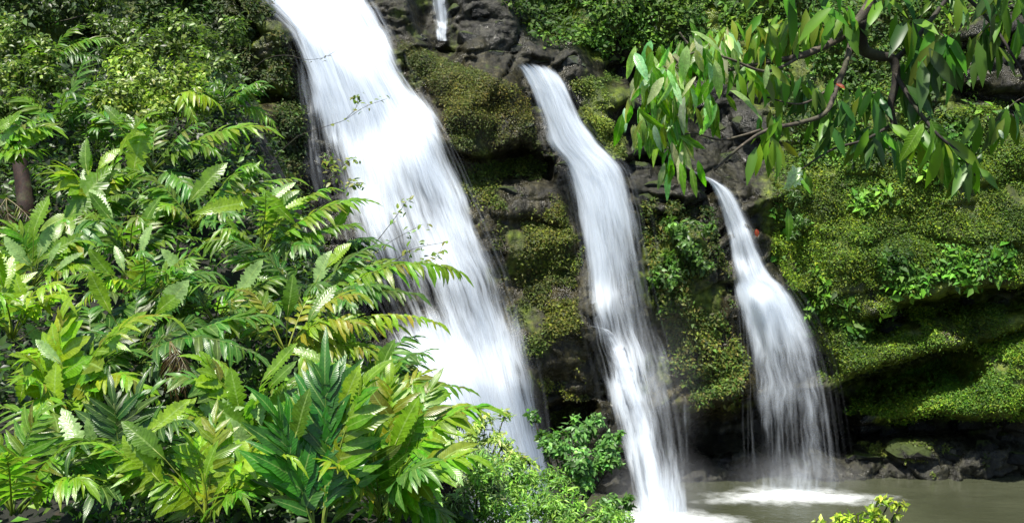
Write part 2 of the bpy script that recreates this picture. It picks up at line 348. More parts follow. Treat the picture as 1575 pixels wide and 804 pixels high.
ledge([(830, 620), (900, 610)], .8, 70, 25)
ledge([(1220, 350), (1320, 370), (1400, 350), (1500, 372), (1600, 360)], .14, 30)
ledge([(1240, 270), (1360, 262), (1470, 285), (1600, 270)], .15, 34)
ledge([(940, 90), (1000, 82)], 1.0, 60, 15)
ledge([(1490, 60), (1600, 50)], .5, 40); ledge([(1490, 130), (1600, 150)], .5, 40)
ledge([(330, 110), (450, 150)], .5, 40)
def sampleG(G, px, py):
    fx = np.clip((px - gx[0]) / 5, 0, len(gx) - 1.001); fy = np.clip((py - gy[0]) / 5, 0, len(gy) - 1.001)
    ix, iy = fx.astype(int), fy.astype(int); fx, fy = fx - ix, fy - iy
    return (G[iy, ix] * (1 - fx) * (1 - fy) + G[iy, ix + 1] * fx * (1 - fy) + G[iy + 1, ix] * (1 - fx) * fy + G[iy + 1, ix + 1] * fx * fy)
ST = 0.052
wx = np.arange(-15, 16, ST); wz = np.arange(-1.2, 15.5, ST)
WX, WZ = np.meshgrid(wx, wz)
WY = np.full(WX.shape, 28.)
for it in range(24):
    u, v = to_px(WX, WY, WZ)
    WY += .45 * (sampleG(DG, u, v) - WY)
U, V = to_px(WX, WY, WZ)
moss = sampleG(MOSS, U, V); warm = sampleG(WARM, U, V)
qx = WX + .35 * fbm(WX * .9, WZ * .9, 3, 41); qz = WZ + .25 * fbm(WX * .9, WZ * .9, 3, 43)
b1, e1 = blocks(qx * .6, qz * .8, 1, .9); b2, e2 = blocks(qx * 2.1, qz * 2.7, 9, .7); b3, e3 = blocks(qx * 5.5, qz * 6.5, 19, .8)
hard = (1 - sstep(.4, .9, moss)) * (1 - .75 * sstep(.4, .85, warm))
hard = hard * (1 - .8 * sstep(670, 700, U) * (1 - sstep(880, 910, U)) * sstep(225, 260, V))
cracks = np.exp(-(e1 / .06) ** 2) * .10 + np.exp(-(e2 / .09) ** 2) * .05
rel = (b1 * .24 + b2 * .06 + b3 * .022) * (.2 + .8 * hard) + cracks * hard
rel = rel + .36 * fbm(WX * .8, WZ * .8, 4, 3) + sstep(.4, .9, moss) * (.17 * np.abs(fbm(WX * 2.2, WZ * 2.2, 4, 77)) - .05) + .05 * fbm(WX * 4, WZ * 4, 3, 5)
WY = WY + rel
cliff_v = np.stack([WX, WY, WZ], -1).reshape(-1, 3)
nzv, nxv = WX.shape
moss_v = np.clip(moss + .25 * fbm(WX * 1.7, WZ * 1.7, 4, 91), 0, 1)
me = mesh_np('cliff', cliff_v, grid_faces(nzv, nxv), M_CLIFF, True, attrs={'moss': moss_v, 'warm': warm})
cliff = tag(link('cliff', me), 'dark mossy basalt cliff with wet ledges behind the falls', kind='structure')
# normals of the relief
dyx = np.gradient(WY, ST, axis=1); dyz = np.gradient(WY, ST, axis=0)
NRM = np.stack([dyx, -np.ones_like(WY), dyz], -1); NRM /= np.linalg.norm(NRM, axis=-1, keepdims=True)
def cliff_y(x, z):
    fx = np.clip((x - wx[0]) / ST, 0, nxv - 1.001); fz = np.clip((z - wz[0]) / ST, 0, nzv - 1.001)
    ix, iz = fx.astype(int), fz.astype(int); fx, fz = fx - ix, fz - iz
    return WY[iz, ix] * (1 - fx) * (1 - fz) + WY[iz, ix + 1] * fx * (1 - fz) + WY[iz + 1, ix] * (1 - fx) * fz + WY[iz + 1, ix + 1] * fx * fz
def hit(px, py):
    """distance of the rock along the line of sight (arrays)"""
    px, py = np.asarray(px, float), np.asarray(py, float)
    D = np.full(px.shape, 18.); done = np.zeros(px.shape, bool)
    for d in np.arange(18, 38, .08):
        p = Pn(px, py, d)
        h = (~done) & (d >= cliff_y(p[..., 0], p[..., 2])); D[h] = d; done |= h
    D[~done] = 33
    return D

# loose and embedded rocks -------------------------------------------------
def rock_mesh(seed, flat=.7):
    r = random.Random(seed); bm = bmesh.new()
    for _ in range(22):
        v = Vector((r.gauss(0, 1), r.gauss(0, 1), r.gauss(0, 1))).normalized() * r.uniform(.75, 1)
        bm.verts.new((v.x * 1.0, v.y * .85, v.z * flat))
    res = bmesh.ops.convex_hull(bm, input=bm.verts)
    bmesh.ops.delete(bm, geom=[g for g in res['geom_interior'] if isinstance(g, bmesh.types.BMVert)], context='VERTS')
    bmesh.ops.bevel(bm, geom=list(bm.edges), offset=.03, segments=1, affect='EDGES', profile=.6)
    bmesh.ops.triangulate(bm, faces=[f for f in bm.faces if len(f.verts) > 4])
    for v in bm.verts: v.co *= 1 + .04 * math.sin(v.co.x * 9 + seed) * math.cos(v.co.z * 11 + v.co.y * 7)
    me = bpy.data.meshes.new('rock'); bm.to_mesh(me); bm.free(); me.materials.append(M_ROCK)
    for p in me.polygons: p.use_smooth = False
    return me
ROCKS = [rock_mesh(s, f) for s, f in zip(range(8), (.7, .6, .8, .5, .65, .75, .55, .9))]
def cliff_rock(px, py, w, h, sink=.35, tint=(1, 1, 1), rot=0, parent=cliff, name='rock', D=None):
    D = float(hit([px], [py])[0]) if D is None else D
    p = P(px, py, D); s = D / F
    o = link(name, random.choice(ROCKS), parent)
    sx, sz = w * s / 2, h * s / 2 / .68; sy = (sx + sz) * .5
    o.location = (p.x, p.y + sy * sink, p.z); o.scale = (sx, sy, sz)
    o.rotation_euler = (random.uniform(-.25, .25), rot + random.uniform(-.2, .2), random.uniform(0, 6.28) if w < h * 1.3 else random.uniform(-.3, .3))
    o.color = (*tint, 1)
    return o
rocks = [  # top rocks between the thin fall and the second lip
 (705,22,60,60,.9),(745,20,80,56,.3),(772,48,70,44,.3),(725,60,64,44,.35),(800,76,52,24,1.2),(755,84,56,20,1.3),
 (610,20,50,20,1.3),(640,60,40,26,1.2),(655,95,30,30,1.1),
 (800,192,54,30,1.6),(780,300,60,34,1.1),(840,300,40,26,.9),(740,282,40,22,1.),(770,345,50,24,.8),
 (985,262,54,26,1.2),(1010,290,70,26,.9),(985,310,60,24,.8),(1040,262,50,24,.8),(1070,302,46,22,1.0),
 (965,70,34,50,.7),(960,120,30,40,.6),(975,160,30,40,.5),(1120,150,56,50,.8),(1150,190,60,40,.7),(1110,200,50,40,.6),(1170,240,50,34,.7),(1120,250,50,30,.7),(1090,225,44,30,.6),(1180,150,44,40,.6),
 (1530,60,50,50,1.1),(1560,90,50,60,1.0),(1520,110,46,34,.9),(1560,145,50,34,.8),(1510,150,30,24,.9),
 (885,612,50,22,1.1),(850,625,40,20,.7),(1080,585,22,26,1.3),(1165,452,54,24,.9),(915,503,30,18,.8),
 (1420,470,70,26,.6),(1500,462,60,26,.5),(1450,500,60,26,.7),(1380,506,50,22,.7),(1540,470,50,30,.6),
 (470,210,24,70,.9),(460,130,24,60,.8),(480,290,30,60,.9),(455,70,26,30,.9),
 (1110,330,40,26,.8),(1075,330,36,22,.8),(865,262,40,24,.8),(900,560,36,24,.5),(540,425,44,30,.8),(500,420,50,30,.6)]
for (x, y, a, b, t) in rocks:
    cliff_rock(x, y, a, b, .6, tuple(q * min(t, 1.1) * .8 for q in (.95, 1., .92)))
for k in range(60):
    x = random.uniform(640, 1575); y = random.uniform(110, 600)
    mo = float(sampleG(MOSS, np.array([x]), np.array([y]))[0])
    wa = float(sampleG(WARM, np.array([x]), np.array([y]))[0])
    if mo > .4 or wa > .42 or (1150 < x < 1270 and y > 430) or (880 < x < 1060 and y > 250) : continue
    a = random.uniform(14, 42); cliff_rock(x, y, a, a * random.uniform(.45, .8), .45, (random.uniform(.5, 1.2),) * 3 if random.random() < .6 else (1.0, .85, .55))
# flat pale boulder at the lip and the boulders along the waterline
def boulder(label, px, py, w, h, t, D=None, sink=.2):
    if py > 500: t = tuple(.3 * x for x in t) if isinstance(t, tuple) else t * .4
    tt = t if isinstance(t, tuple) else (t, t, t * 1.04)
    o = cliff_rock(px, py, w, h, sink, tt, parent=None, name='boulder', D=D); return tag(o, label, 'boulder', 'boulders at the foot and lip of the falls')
boulder('flat pale grey boulder just above the lip of the second waterfall', 872, 96, 76, 34, 2.0)
boulder('low grey stone left of the flat pale boulder above the second waterfall', 826, 94, 50, 18, 1.5)
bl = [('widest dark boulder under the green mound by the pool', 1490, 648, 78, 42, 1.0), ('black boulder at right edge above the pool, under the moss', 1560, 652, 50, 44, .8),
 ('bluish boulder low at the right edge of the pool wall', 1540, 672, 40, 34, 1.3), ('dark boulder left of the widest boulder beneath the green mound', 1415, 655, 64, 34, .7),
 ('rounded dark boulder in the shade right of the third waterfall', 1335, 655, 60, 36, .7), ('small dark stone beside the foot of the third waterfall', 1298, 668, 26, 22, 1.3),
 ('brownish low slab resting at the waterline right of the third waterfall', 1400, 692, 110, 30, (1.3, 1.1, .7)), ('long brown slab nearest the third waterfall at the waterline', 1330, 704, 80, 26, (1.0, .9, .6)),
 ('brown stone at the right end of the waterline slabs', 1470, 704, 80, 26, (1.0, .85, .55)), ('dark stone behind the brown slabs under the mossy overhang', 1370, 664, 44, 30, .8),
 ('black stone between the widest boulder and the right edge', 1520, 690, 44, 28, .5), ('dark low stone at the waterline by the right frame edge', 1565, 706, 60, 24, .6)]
for (lb, x, y, a, b, t) in bl: boulder(lb, x, y, a, b, t)

# ------------------------------------------------------------------ BANK (foreground hillside on the left)
yy_k = [-6, 0, 4, 8.5, 11, 14.5, 18.5, 22.5, 25, 28]
zb_k = [5.6, 5.35, 4.4, 3.7, 4.3, 5.4, 7.3, 9.5, 10.6, 11.6]
xe_k = [30, 14, 8, .4, -1.3, -3.0, -4.4, -5.6, -6.8, -8.2]
bx = np.arange(-17, 16, .16); by = np.arange(-6, 27, .16)
BX, BY = np.meshgrid(bx, by)
def bank_z(x, y):
    zb = np.interp(y, yy_k, zb_k); xe = np.interp(y, yy_k, xe_k) + .4 * vnoise(y * .6, y * 0, 3)
    d = np.maximum(0, x - xe)
    z = zb - d * 2.1 + .25 * fbm(x * .7, y * .7, 4, 8) + np.minimum(0, -(x + 4)) * .0
    return np.maximum(z, -1.0)
BZ = bank_z(BX, BY)
bank = link('bank_ground', mesh_np('bank_ground', np.stack([BX, BY, BZ], -1).reshape(-1, 3), grid_faces(*BX.shape), M_SOIL))
tag(bank, 'dark soil slope of the left bank under the plants', kind='structure')
# pool -------------------------------------------------------------------
pv = np.array([[-40, -20, 0], [40, -20, 0], [40, 32.5, 0], [-40, 32.5, 0]], float)
pool = tag(link('pool_water', mesh_np('pool', pv, np.array([[0, 1, 2, 3]]), M_POOL)), 'murky green pool at the foot of the falls', kind='structure')
gv = pv * np.array([3, 3, 1]) + np.array([0, 0, -1.4])
tag(link('ground', mesh_np('ground', gv, np.array([[0, 1, 2, 3]]), M_SOIL)), 'pool bed and ground', kind='structure')

# ------------------------------------------------------------------ WATERFALLS
def catmull(rows, n):
    rows = np.array(rows, float); m = len(rows); t = np.linspace(0, m - 1, n); out = []
    for tt in t:
        i = min(int(tt), m - 2); f = tt - i
        p0, p1, p2, p3 = rows[max(i - 1, 0)], rows[i], rows[i + 1], rows[min(i + 2, m - 1)]
        out.append(.5 * ((2 * p1) + (-p0 + p2) * f + (2 * p0 - 5 * p1 + 4 * p2 - p3) * f * f + (-p0 + 3 * p1 - 3 * p2 + p3) * f ** 3))
    return np.array(out)
def fall_surface(rows, nu, nv, off, bulge, freefall=None, dmax=None):
    """rows: lx,ly,rx,ry,density ; returns px,py,D,dens,u-metres,v-metres"""
    r = catmull(rows, nv); u = np.linspace(0, 1, nu)
    cxm = (r[:, 0] + r[:, 2]) / 2; r[:, 0] += (r[:, 0] - cxm) * .16; r[:, 2] += (r[:, 2] - cxm) * .16
    px = r[:, 0:1] * (1 - u) + r[:, 2:3] * u; py = r[:, 1:2] * (1 - u) + r[:, 3:4] * u
    D = hit(px, py)
    for _ in range(10):
        D[1:-1] = (D[:-2] + D[1:-1] * 2 + D[2:]) / 4; D[:, 1:-1] = (D[:, :-2] + D[:, 1:-1] * 2 + D[:, 2:]) / 4
    D = np.minimum.accumulate(D, axis=0)
    if freefall is not None:
        D = np.minimum(D, np.interp(py, [a for a, b in freefall], [b for a, b in freefall]))
    for _ in range(6): D[1:-1] = (D[:-2] + D[1:-1] * 2 + D[2:]) / 4
    D = D - off - bulge * np.sin(np.pi * u)[None, :]
    dens = r[:, 4:5] * np.ones((1, nu))
    return px, py, D, dens, u
def make_fall(label, rows, layers, freefall=None, spread=0, strands=200, edge=.16, bulge=.25, zones=(), seed=0, sw=.5, wm=None):
    base = fall_surface(rows, 46, 150, .0, bulge, freefall)
    px, py, D, dens, u = base
    pts0 = Pn(px, py, D)
    for (zx, zy, zr, zrv, amt) in zones: dens = dens + amt * np.exp(-((px - zx) / zr) ** 2 - ((py - zy) / zrv) ** 2)
    vv0 = np.arange(px.shape[0])[:, None] / 150.
    el = edge * (1 + .55 * fbm(vv0 * 9 + seed, vv0 * 0 + .5, 3, 21)) ; er = edge * (1 + .55 * fbm(vv0 * 9 + seed + 50, vv0 * 0 + .5, 3, 23))
    ef = sstep(0, 1, np.clip(u[None, :] / (el * 1.5), 0, 1)) * sstep(0, 1, np.clip((1 - u[None, :]) / (er * 1.5), 0, 1))
    root = empty('waterfall', pts0[0, 23]); o0 = Vector(pts0[0, 23])
    tag(root, label, 'waterfall', 'waterfalls pouring off the cliff')
    vlen = np.concatenate([[0], np.cumsum(np.linalg.norm(np.diff(pts0[:, 23], axis=0), axis=-1))])
    wid = np.linalg.norm(pts0[:, -1] - pts0[:, 0], axis=-1).mean()
    g = np.random.default_rng(seed)
    for k, (off, fd, grow) in enumerate(layers):
        uu = u - .5
        p = Pn(px + (px - px.mean(1, keepdims=True)) * grow, py, D - off)
        p[..., 1] += .05 * fbm(u[None, :] * wid * 3 + k * 9, vlen[:, None] * .3, 3, 60 + k)
        uv = np.stack([np.broadcast_to(u[None, :] * wid + k * 13.7 + seed * 3.1, px.shape), np.broadcast_to(vlen[:, None] + k * 5, px.shape)], -1)
        dd = np.clip(dens * fd, 0, 1.3) * ef
        o = link('water_sheet', mesh_np('water_sheet', p.reshape(-1, 3) - np.array(o0), grid_faces(*px.shape), wm or M_WATER, attrs={'dens': dd.ravel()}, uv=uv.reshape(-1, 2)), root)
    # single threads of water
    V_, F_, A_ = [], [], []; cnt = 0; nv = px.shape[0]
    for s in range(strands):
        uc = np.clip(g.beta(1.1, 1.1), .01, .99); i0 = int(g.uniform(0, nv * .8)); ln = int(g.uniform(25, 70)); i1 = min(nv - 1, i0 + ln)
        if i1 - i0 < 8: continue
        idx = np.arange(i0, i1, 2); m = len(idx); uw = uc + .012 * np.cumsum(g.normal(0, .25, m))
        uw = np.clip(uw, 0, 1) * 45; ui = np.clip(uw.astype(int), 0, 44); fu = uw - ui
        q = pts0[idx, ui] * (1 - fu)[:, None] + pts0[idx, ui + 1] * fu[:, None]
        dn = dens[idx, ui] * (.1 + .9 * ef[idx, ui])
        q = q.copy(); q[:, 1] -= g.uniform(.02, .3); wdt = g.uniform(.02, .08) * sw * 2
        t = np.linspace(0, 1, m); al = np.sin(np.pi * t) ** .7 * np.clip(dn, 0, 1) * g.uniform(.04, .22)
        side = np.array([1, g.uniform(-.3, .3), 0]) * wdt
        vv = np.stack([q - side, q + side * 0, q + side], 1).reshape(-1, 3); V_.append(vv)
        A_.append(np.stack([al * 0, al, al * 0], 1).ravel())
        b = (np.arange(m - 1) * 3)[:, None] + cnt
        F_.append(np.concatenate([b + np.array([[0, 1, 4, 3]]), b + np.array([[1, 2, 5, 4]])])); cnt += 3 * m
    if V_:
        o = link('water_strands', mesh_np('water_strands', np.concatenate(V_) - np.array(o0), np.concatenate(F_), M_STRAND, attrs={'dens': np.concatenate(A_)}), root)
        o['kind'] = 'stuff'
    return root
def mist(root, px, py, D, rx, ry, rz, dens):
    bm = bmesh.new(); bmesh.ops.create_icosphere(bm, subdivisions=3, radius=1); me = bpy.data.meshes.new('mist'); bm.to_mesh(me); bm.free()
    me.materials.append(mist_material(dens)); p = P(px, py, D) - root.location
    o = link('mist', me, root, p); o.scale = (rx, ry, rz); o['kind'] = 'stuff'
f1 = make_fall('widest and brightest waterfall sliding diagonally down the rock left of centre',
 [(330,-70,540,-70,1),(385,-5,575,-5,1),(436,45,606,55,1),(462,100,634,115,.98),(478,160,674,175,.96),(490,235,712,252,.92),(506,310,748,335,.86),(528,385,782,420,.8),(562,465,808,505,.76),(600,545,828,590,.82),(640,625,842,675,.9),(684,720,856,760,.95),(730,800,868,830,.95)],
 [(.14,1,0),(.26,.85,.01),(.4,.6,-.04)], strands=120, edge=.17, bulge=.45, seed=1,
 zones=[(650,575,70,55,.6),(720,640,40,60,.4),(530,90,80,130,.5),(640,470,60,45,-.35),(600,400,40,60,-.2),(512,250,32,70,-.5),(545,360,26,50,-.25),(640,330,40,60,-.12)])
f1b = make_fall('narrow broken side trickle down dark rock just left of the widest waterfall',
 [(452,85,472,90,.35),(458,140,486,150,.45),(462,200,497,210,.4),(468,260,505,270,.35),(480,310,520,320,.3)], [(.05,1,0),(.12,.8,0)], strands=60, seed=2, edge=.3, bulge=.05)
f2 = make_fall('tall middle waterfall pouring from the flat grey lip into two stages',
 [(783,94,850,100,.3),(797,107,862,113,.9),(812,135,880,145,.95),(826,180,904,192,.95),(836,220,934,226,.95),(864,262,970,262,.95),(880,325,990,325,.86),(890,400,1004,400,.72),(896,465,1020,470,.64),(903,515,1038,535,.54),(918,570,1052,590,.5),(936,640,1064,650,.5),(953,720,1070,730,.54),(972,800,1072,800,.7),(975,830,1075,830,.7)],
 [(.02,1,0),(.14,.8,.02),(.3,.45,-.05)], strands=90, edge=.2, bulge=.22, seed=3, freefall=[(500,27.6),(560,27.0),(640,26.6),(800,25.9)],
 zones=[(910,250,30,60,.2),(915,330,28,70,.25),(925,420,24,60,.2),(960,600,20,40,.5),(985,680,22,50,.5),(1005,780,30,50,.6),(985,400,26,90,-.3),(1020,480,30,60,-.3),(1045,600,24,100,-.32),(960,620,30,90,.2)])
f2b = make_fall('bright curved spout leaping from a rock knob inside the middle waterfall',
 [(903,500,918,503,.7),(918,506,950,512,.8),(930,540,972,540,.85),(944,590,990,590,.8),(958,650,1010,650,.78),(968,720,1030,720,.78),(978,808,1050,808,.8)],
 [(.12,1,0),(.2,.7,0)], strands=50, edge=.38, bulge=.1, seed=4, freefall=[(500,27.4),(560,26.8),(640,26.4),(800,25.7)])
f3 = make_fall('smallest right waterfall arcing off a ledge and fanning over a knob into the pool',
 [(1046,252,1058,258,.45),(1068,266,1082,270,.6),(1086,277,1104,279,.8),(1098,300,1128,296,.85),(1112,345,1154,345,.8),(1121,385,1170,385,.8),(1126,425,1188,420,.85),(1128,450,1216,442,1.),(1134,490,1240,478,.85),(1138,540,1262,528,.66),(1142,600,1278,586,.55),(1144,660,1288,646,.5),(1146,720,1296,712,.5),(1146,762,1298,758,.6)],
 [(.04,1,0),(.16,.8,.02),(.3,.5,.05)], strands=120, edge=.2, bulge=.2, seed=5, wm=M_VEIL, freefall=[(440,28.9),(480,28.65),(560,28.4),(750,27.9)],
 zones=[(1165,458,45,24,.8),(1190,500,34,40,.15),(1200,700,30,60,-.1)], sw=.4)
f4 = make_fall('tiny distant trickle between dark rocks above the centre of the cliff',
 [(655,-30,682,-30,.9),(660,0,688,0,.9),(664,25,692,28,.85),(668,62,694,64,.7)], [(.1,1,0),(.2,.8,0)], strands=30, seed=6, edge=.25, bulge=.1)
f5 = make_fall('hair-thin drip falling in front of the dark cave right of the middle waterfall',
 [(1048,600,1058,600,.4),(1049,680,1060,680,.42),(1050,765,1062,765,.4)], [(1.5,1,0)], strands=16, seed=8, edge=.4, bulge=.02, freefall=[(600,28.2),(765,28)])
mist(f3, 1225, 742, 28.2, 2.2, .9, 1.0, .5)
mist(f3, 1215, 640, 28.9, 1.5, .8, 2.4, .10)
mist(f2, 1020, 770, 26.0, 1.7, .9, 1.5, .6)
mist(f2, 1030, 600, 27.0, 1.1, .6, 2.6, .15)
mist(f1, 690, 600, 24.5, 1.5, .7, 1.3, .55)
# foam discs on the pool
def foam(label, px, py, rx, ry, amt):
    D = CZ * 1. / 1; d0 = None
    # distance at which the line of sight meets the water
    xc, yc = (px - CX) / F, (CY - py) / F; dy = cp + yc * sp_; dz = -sp_ + yc * cp; d0 = -CZ * dy / dz
    c = P(px, py, d0); nr, na = 26, 64
    r = np.linspace(0, 1, nr)[:, None]; a = np.linspace(0, 2 * np.pi, na)[None, :]
    wob = 1 + .14 * np.sin(a * 3 + px) + .08 * np.sin(a * 7 + 1)
    x = r * np.cos(a) * rx * wob; y = r * np.sin(a) * ry * wob
    z = .015 + .05 * (1 - r) ** 2 + 0 * a
    dens = amt * (1 - r) ** .8 + 0 * a
    o = link('foam_patch', mesh_np('foam', np.stack([x, y, z], -1).reshape(-1, 3), grid_faces(nr, na), M_FOAM, attrs={'dens': dens.ravel()}), None, (c.x, c.y, 0))
    return tag(o, label, 'foam', 'foam on the pool', 'stuff')
foam('round white foam patch under the smallest right waterfall', 1222, 764, 3.1, 1.3, .9)
foam('white churned foam at the foot of the middle waterfall', 1020, 800, 2.2, 1.7, 1.0)

# ------------------------------------------------------------------ leaf templates and scatter
def leaf_mesh(name, W=.16, seg=7, fold=.22, droop=.3, wavy=0., split=False, mat_=None, seed=0, peak=.45, wide=0.):
    r = random.Random(seed); V_, F_, UV_ = [], [], []
    for i in range(seg + 1):
        t = i / seg
        wv = W * (math.sin(math.pi * min(1, t ** (math.log(.5) / math.log(peak)))) ** .75) if 0 < t < 1 else .004
        if wide and t < 1: wv = max(wv, W * wide * (1 - t) ** .7)
        z = -droop * t * t + .02 * math.sin(t * 5 + seed)
        y = t * (1 - .12 * droop * t)
        w1, w2 = wv * (1 + wavy * r.uniform(-1, 1)), wv * (1 + wavy * r.uniform(-1, 1))
        if split and i % 2 == 0: w1 *= r.uniform(.55, .95); w2 *= r.uniform(.55, .95)
        V_ += [(-w1, y, z + fold * w1 + wavy * .06 * r.uniform(-1, 1)), (0, y, z), (w2, y, z + fold * w2 + wavy * .06 * r.uniform(-1, 1))]
        UV_ += [(-1, t), (0, t), (1, t)]
        if i: b = 3 * (i - 1); F_ += [(b, b + 1, b + 4, b + 3), (b + 1, b + 2, b + 5, b + 4)]
    return mesh_np(name, np.array(V_), np.array(F_), mat_ or M_LEAF, True, uv=np.array(UV_))
LEAF = [leaf_mesh('leaf', .085 + .012 * (k % 4), 7, .25 + .1 * (k % 3), .12 + .11 * (k % 5), .2, seed=k, peak=.38, wide=.75) for k in range(10)]
BLADE = [leaf_mesh('leaf', .10 + .015 * (k % 3), 27, .35, .1 + .12 * (k % 4), .12, split=True, seed=k + 30, peak=.55) for k in range(6)]
BROAD = [leaf_mesh('leaf', .13 + .02 * (k % 4), 15, .3, .15 + .12 * (k % 5), .14, split=True, seed=k, peak=.5) for k in range(8)]
MANGO = [leaf_mesh('leaf', .11 + .015 * (k % 3), 8, .35, .1 + .12 * (k % 5), .12, seed=k, mat_=M_MANGO, peak=.45) for k in range(8)]
ROUND = [leaf_mesh('leaf', .27, 5, .3, .15 + .1 * (k % 3), .08, seed=k, peak=.45) for k in range(4)]
def rot_to(y, n):
    """matrix whose Y is y and Z close to n"""
    y = y.normalized(); x = y.cross(n)
    if x.length < 1e-4: x = Vector((1, 0, 0))
    x.normalize(); z = x.cross(y); return Matrix((x, y, z)).transposed()
def put_leaf(me, parent, loc, y, n, size, col, wscale=1., name='leaf'):
    o = bpy.data.objects.new(name, me); COL.objects.link(o); o.parent = parent
    m = rot_to(y, n) @ Matrix.Diagonal((size * wscale, size, size)); o.matrix_basis = Matrix.Translation(loc) @ m.to_4x4()
    o.color = (*col, 1); return o
TPL_V = np.array([(0, 0, 0), (-.24, .42, .07), (.24, .42, .07), (0, .5, 0), (0, 1, -.12)]); TPL_F = np.array([(0, 3, 1), (0, 2, 3), (3, 4, 1), (2, 4, 3)])
def scatter_mesh(name, pts, nrm, size, col, mat_, tilt=.5, g=rng, down=0., wid=1.):
    n = len(pts); nn = nrm + g.normal(0, tilt, (n, 3)); nn /= np.linalg.norm(nn, axis=1, keepdims=True)
    y = g.normal(0, 1, (n, 3)); y[:, 2] -= down; y -= (y * nn).sum(1, keepdims=True) * nn; y /= np.linalg.norm(y, axis=1, keepdims=True)
    x = np.cross(y, nn); Rm = np.stack([x, y, nn], 2)
    tv = TPL_V * np.array([wid, 1, 1])
    v = np.einsum('nij,kj->nki', Rm, tv) * size[:, None, None] + pts[:, None, :]
    f = TPL_F[None] + (np.arange(n) * 5)[:, None, None]
    return mesh_np(name, v.reshape(-1, 3), f.reshape(-1, 3), mat_, False, col=np.repeat(col, 5, axis=0))
def palette(cols, n, var=.25, g=rng):
    c = np.array(cols)[g.integers(0, len(cols), n)]; return np.clip(c * g.normal(1, var, (n, 1)).clip(.35, 1.8) * g.normal(1, .06, (n, 3)), .002, .9)
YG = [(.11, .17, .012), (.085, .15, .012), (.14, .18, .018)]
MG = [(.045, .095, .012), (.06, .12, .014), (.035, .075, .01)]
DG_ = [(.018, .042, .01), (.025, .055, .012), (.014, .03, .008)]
BR = [(.10, .065, .02), (.08, .055, .012)]

# ------------------------------------------------------------------ ground cover on the cliff
Uf, Vf = to_px(WX, WY, WZ); Uf, Vf = Uf.ravel(), Vf.ravel(); NR = NRM.reshape(-1, 3); WV = cliff_v
def inpoly(px, py, poly):
    r = np.zeros(px.shape, bool); j = len(poly) - 1
    for i in range(len(poly)):
        xi, yi = poly[i]; xj, yj = poly[j]
        c = ((yi > py) != (yj > py)); r ^= c & (px < (xj - xi) * (py - yi) / (yj - yi + 1e-9) + xi); j = i
    return r
def cover(label, poly, n, size, cols, thr=-.2, up=.5, seed=0, raise_=.05, tilt=.5, name='ground_cover', patch=1.0, cat=None, mw=1.):
    g = np.random.default_rng(seed + 100)
    m = inpoly(Uf + 14 * fbm(WX.ravel() * 1.3, WZ.ravel() * 1.3, 3, seed), Vf + 14 * fbm(WX.ravel() * 1.3 + 9, WZ.ravel() * 1.3, 3, seed + 1), poly)
    nz = fbm(WX.ravel() * patch, WZ.ravel() * patch, 5, seed + 2)
    wgt = m * np.clip((nz - thr) * 3, 0, 1) * np.clip(up + NR[:, 2] * 1.2 + .3, 0.02, 1.3) * np.clip(moss_v.ravel() * 1.5 * mw + (1 - mw), 0, 1)
    wgt /= wgt.sum(); i = g.choice(len(wgt), n, p=wgt)
    p = WV[i] + g.normal(0, ST * .6, (n, 3)) + NR[i] * (g.random((n, 1)) * raise_)
    nn = NR[i] * .6 + np.array([0, -.25, .6])
    sh = fbm(p[:, 0] * .8, p[:, 2] * .8, 3, seed + 6)[:, None]; h2 = fbm(p[:, 0] * 1.1 + 40, p[:, 2] * 1.1, 4, 300)[:, None]
    c = palette(cols, n, .33, g) * (1 + .8 * sh) * (1 + h2 * np.array([.6, .3, .1])) * np.array([1.0, 1.22, .9])
    c = np.clip(c, .004, .6); s = size * np.exp(g.normal(-.12, .42, n)).clip(.35, 2.4)
    o = link(name, scatter_mesh(name, p, nn, s, c, M_MOSS, tilt, g)); return tag(o, label, cat, None, 'stuff')
MS = [(.095, .135, .008), (.065, .11, .008), (.15, .17, .010), (.035, .058, .006), (.055, .09, .008)]
cover('bright green small-leaved vines covering the slope above the second waterfall', [(700,-100),(770,0),(830,70),(900,75),(950,95),(1010,90),(1100,110),(1210,130),(1210,-120)], 34000, .14, [(.05,.1,.012),(.07,.13,.014),(.09,.14,.014),(.03,.06,.01)], thr=-.45, seed=1, raise_=.3, tilt=.7, name='vine_cover')
cover('leafy green growth on the wall behind the overhanging branch', [(1180,-120),(1180,150),(1230,260),(1500,250),(1490,20),(1600,30),(1600,-120)], 26000, .13, [(.04,.08,.012),(.06,.11,.014),(.08,.12,.014),(.025,.05,.01)], thr=-.4, seed=3, raise_=.25, tilt=.7, name='vine_cover')
cover('dense yellow green moss and small ferns on the right wall', [(1190,240),(1600,140),(1620,440),(1500,455),(1400,470),(1340,500),(1400,540),(1330,570),(1260,560),(1230,480),(1190,400)], 135000, .05, MS, thr=-.34, seed=5, raise_=.1, patch=1.6)
cover('patches of larger leafed creeper on the right wall', [(1190,240),(1600,140),(1620,440),(1500,455),(1400,470),(1340,500),(1260,560),(1230,480),(1190,400)], 5200, .17, [(.06,.14,.012),(.1,.18,.014),(.04,.09,.01)], thr=.12, seed=31, raise_=.16, patch=1.2, name='creeper')
cover('mossy shelf under the dark crack in the right wall', [(1250,470),(1620,470),(1620,530),(1450,540),(1330,565),(1255,590)], 34000, .05, MS, thr=-.15, seed=7, raise_=.1, patch=1.6)
cover('bright green mossy mound above the dark boulders by the pool', [(1290,640),(1330,600),(1420,560),(1500,535),(1620,500),(1620,650),(1480,645),(1400,655)], 70000, .052, [(.08,.15,.008),(.12,.18,.01),(.055,.11,.008),(.17,.2,.014)], thr=-.5, up=.6, seed=9, raise_=.12)
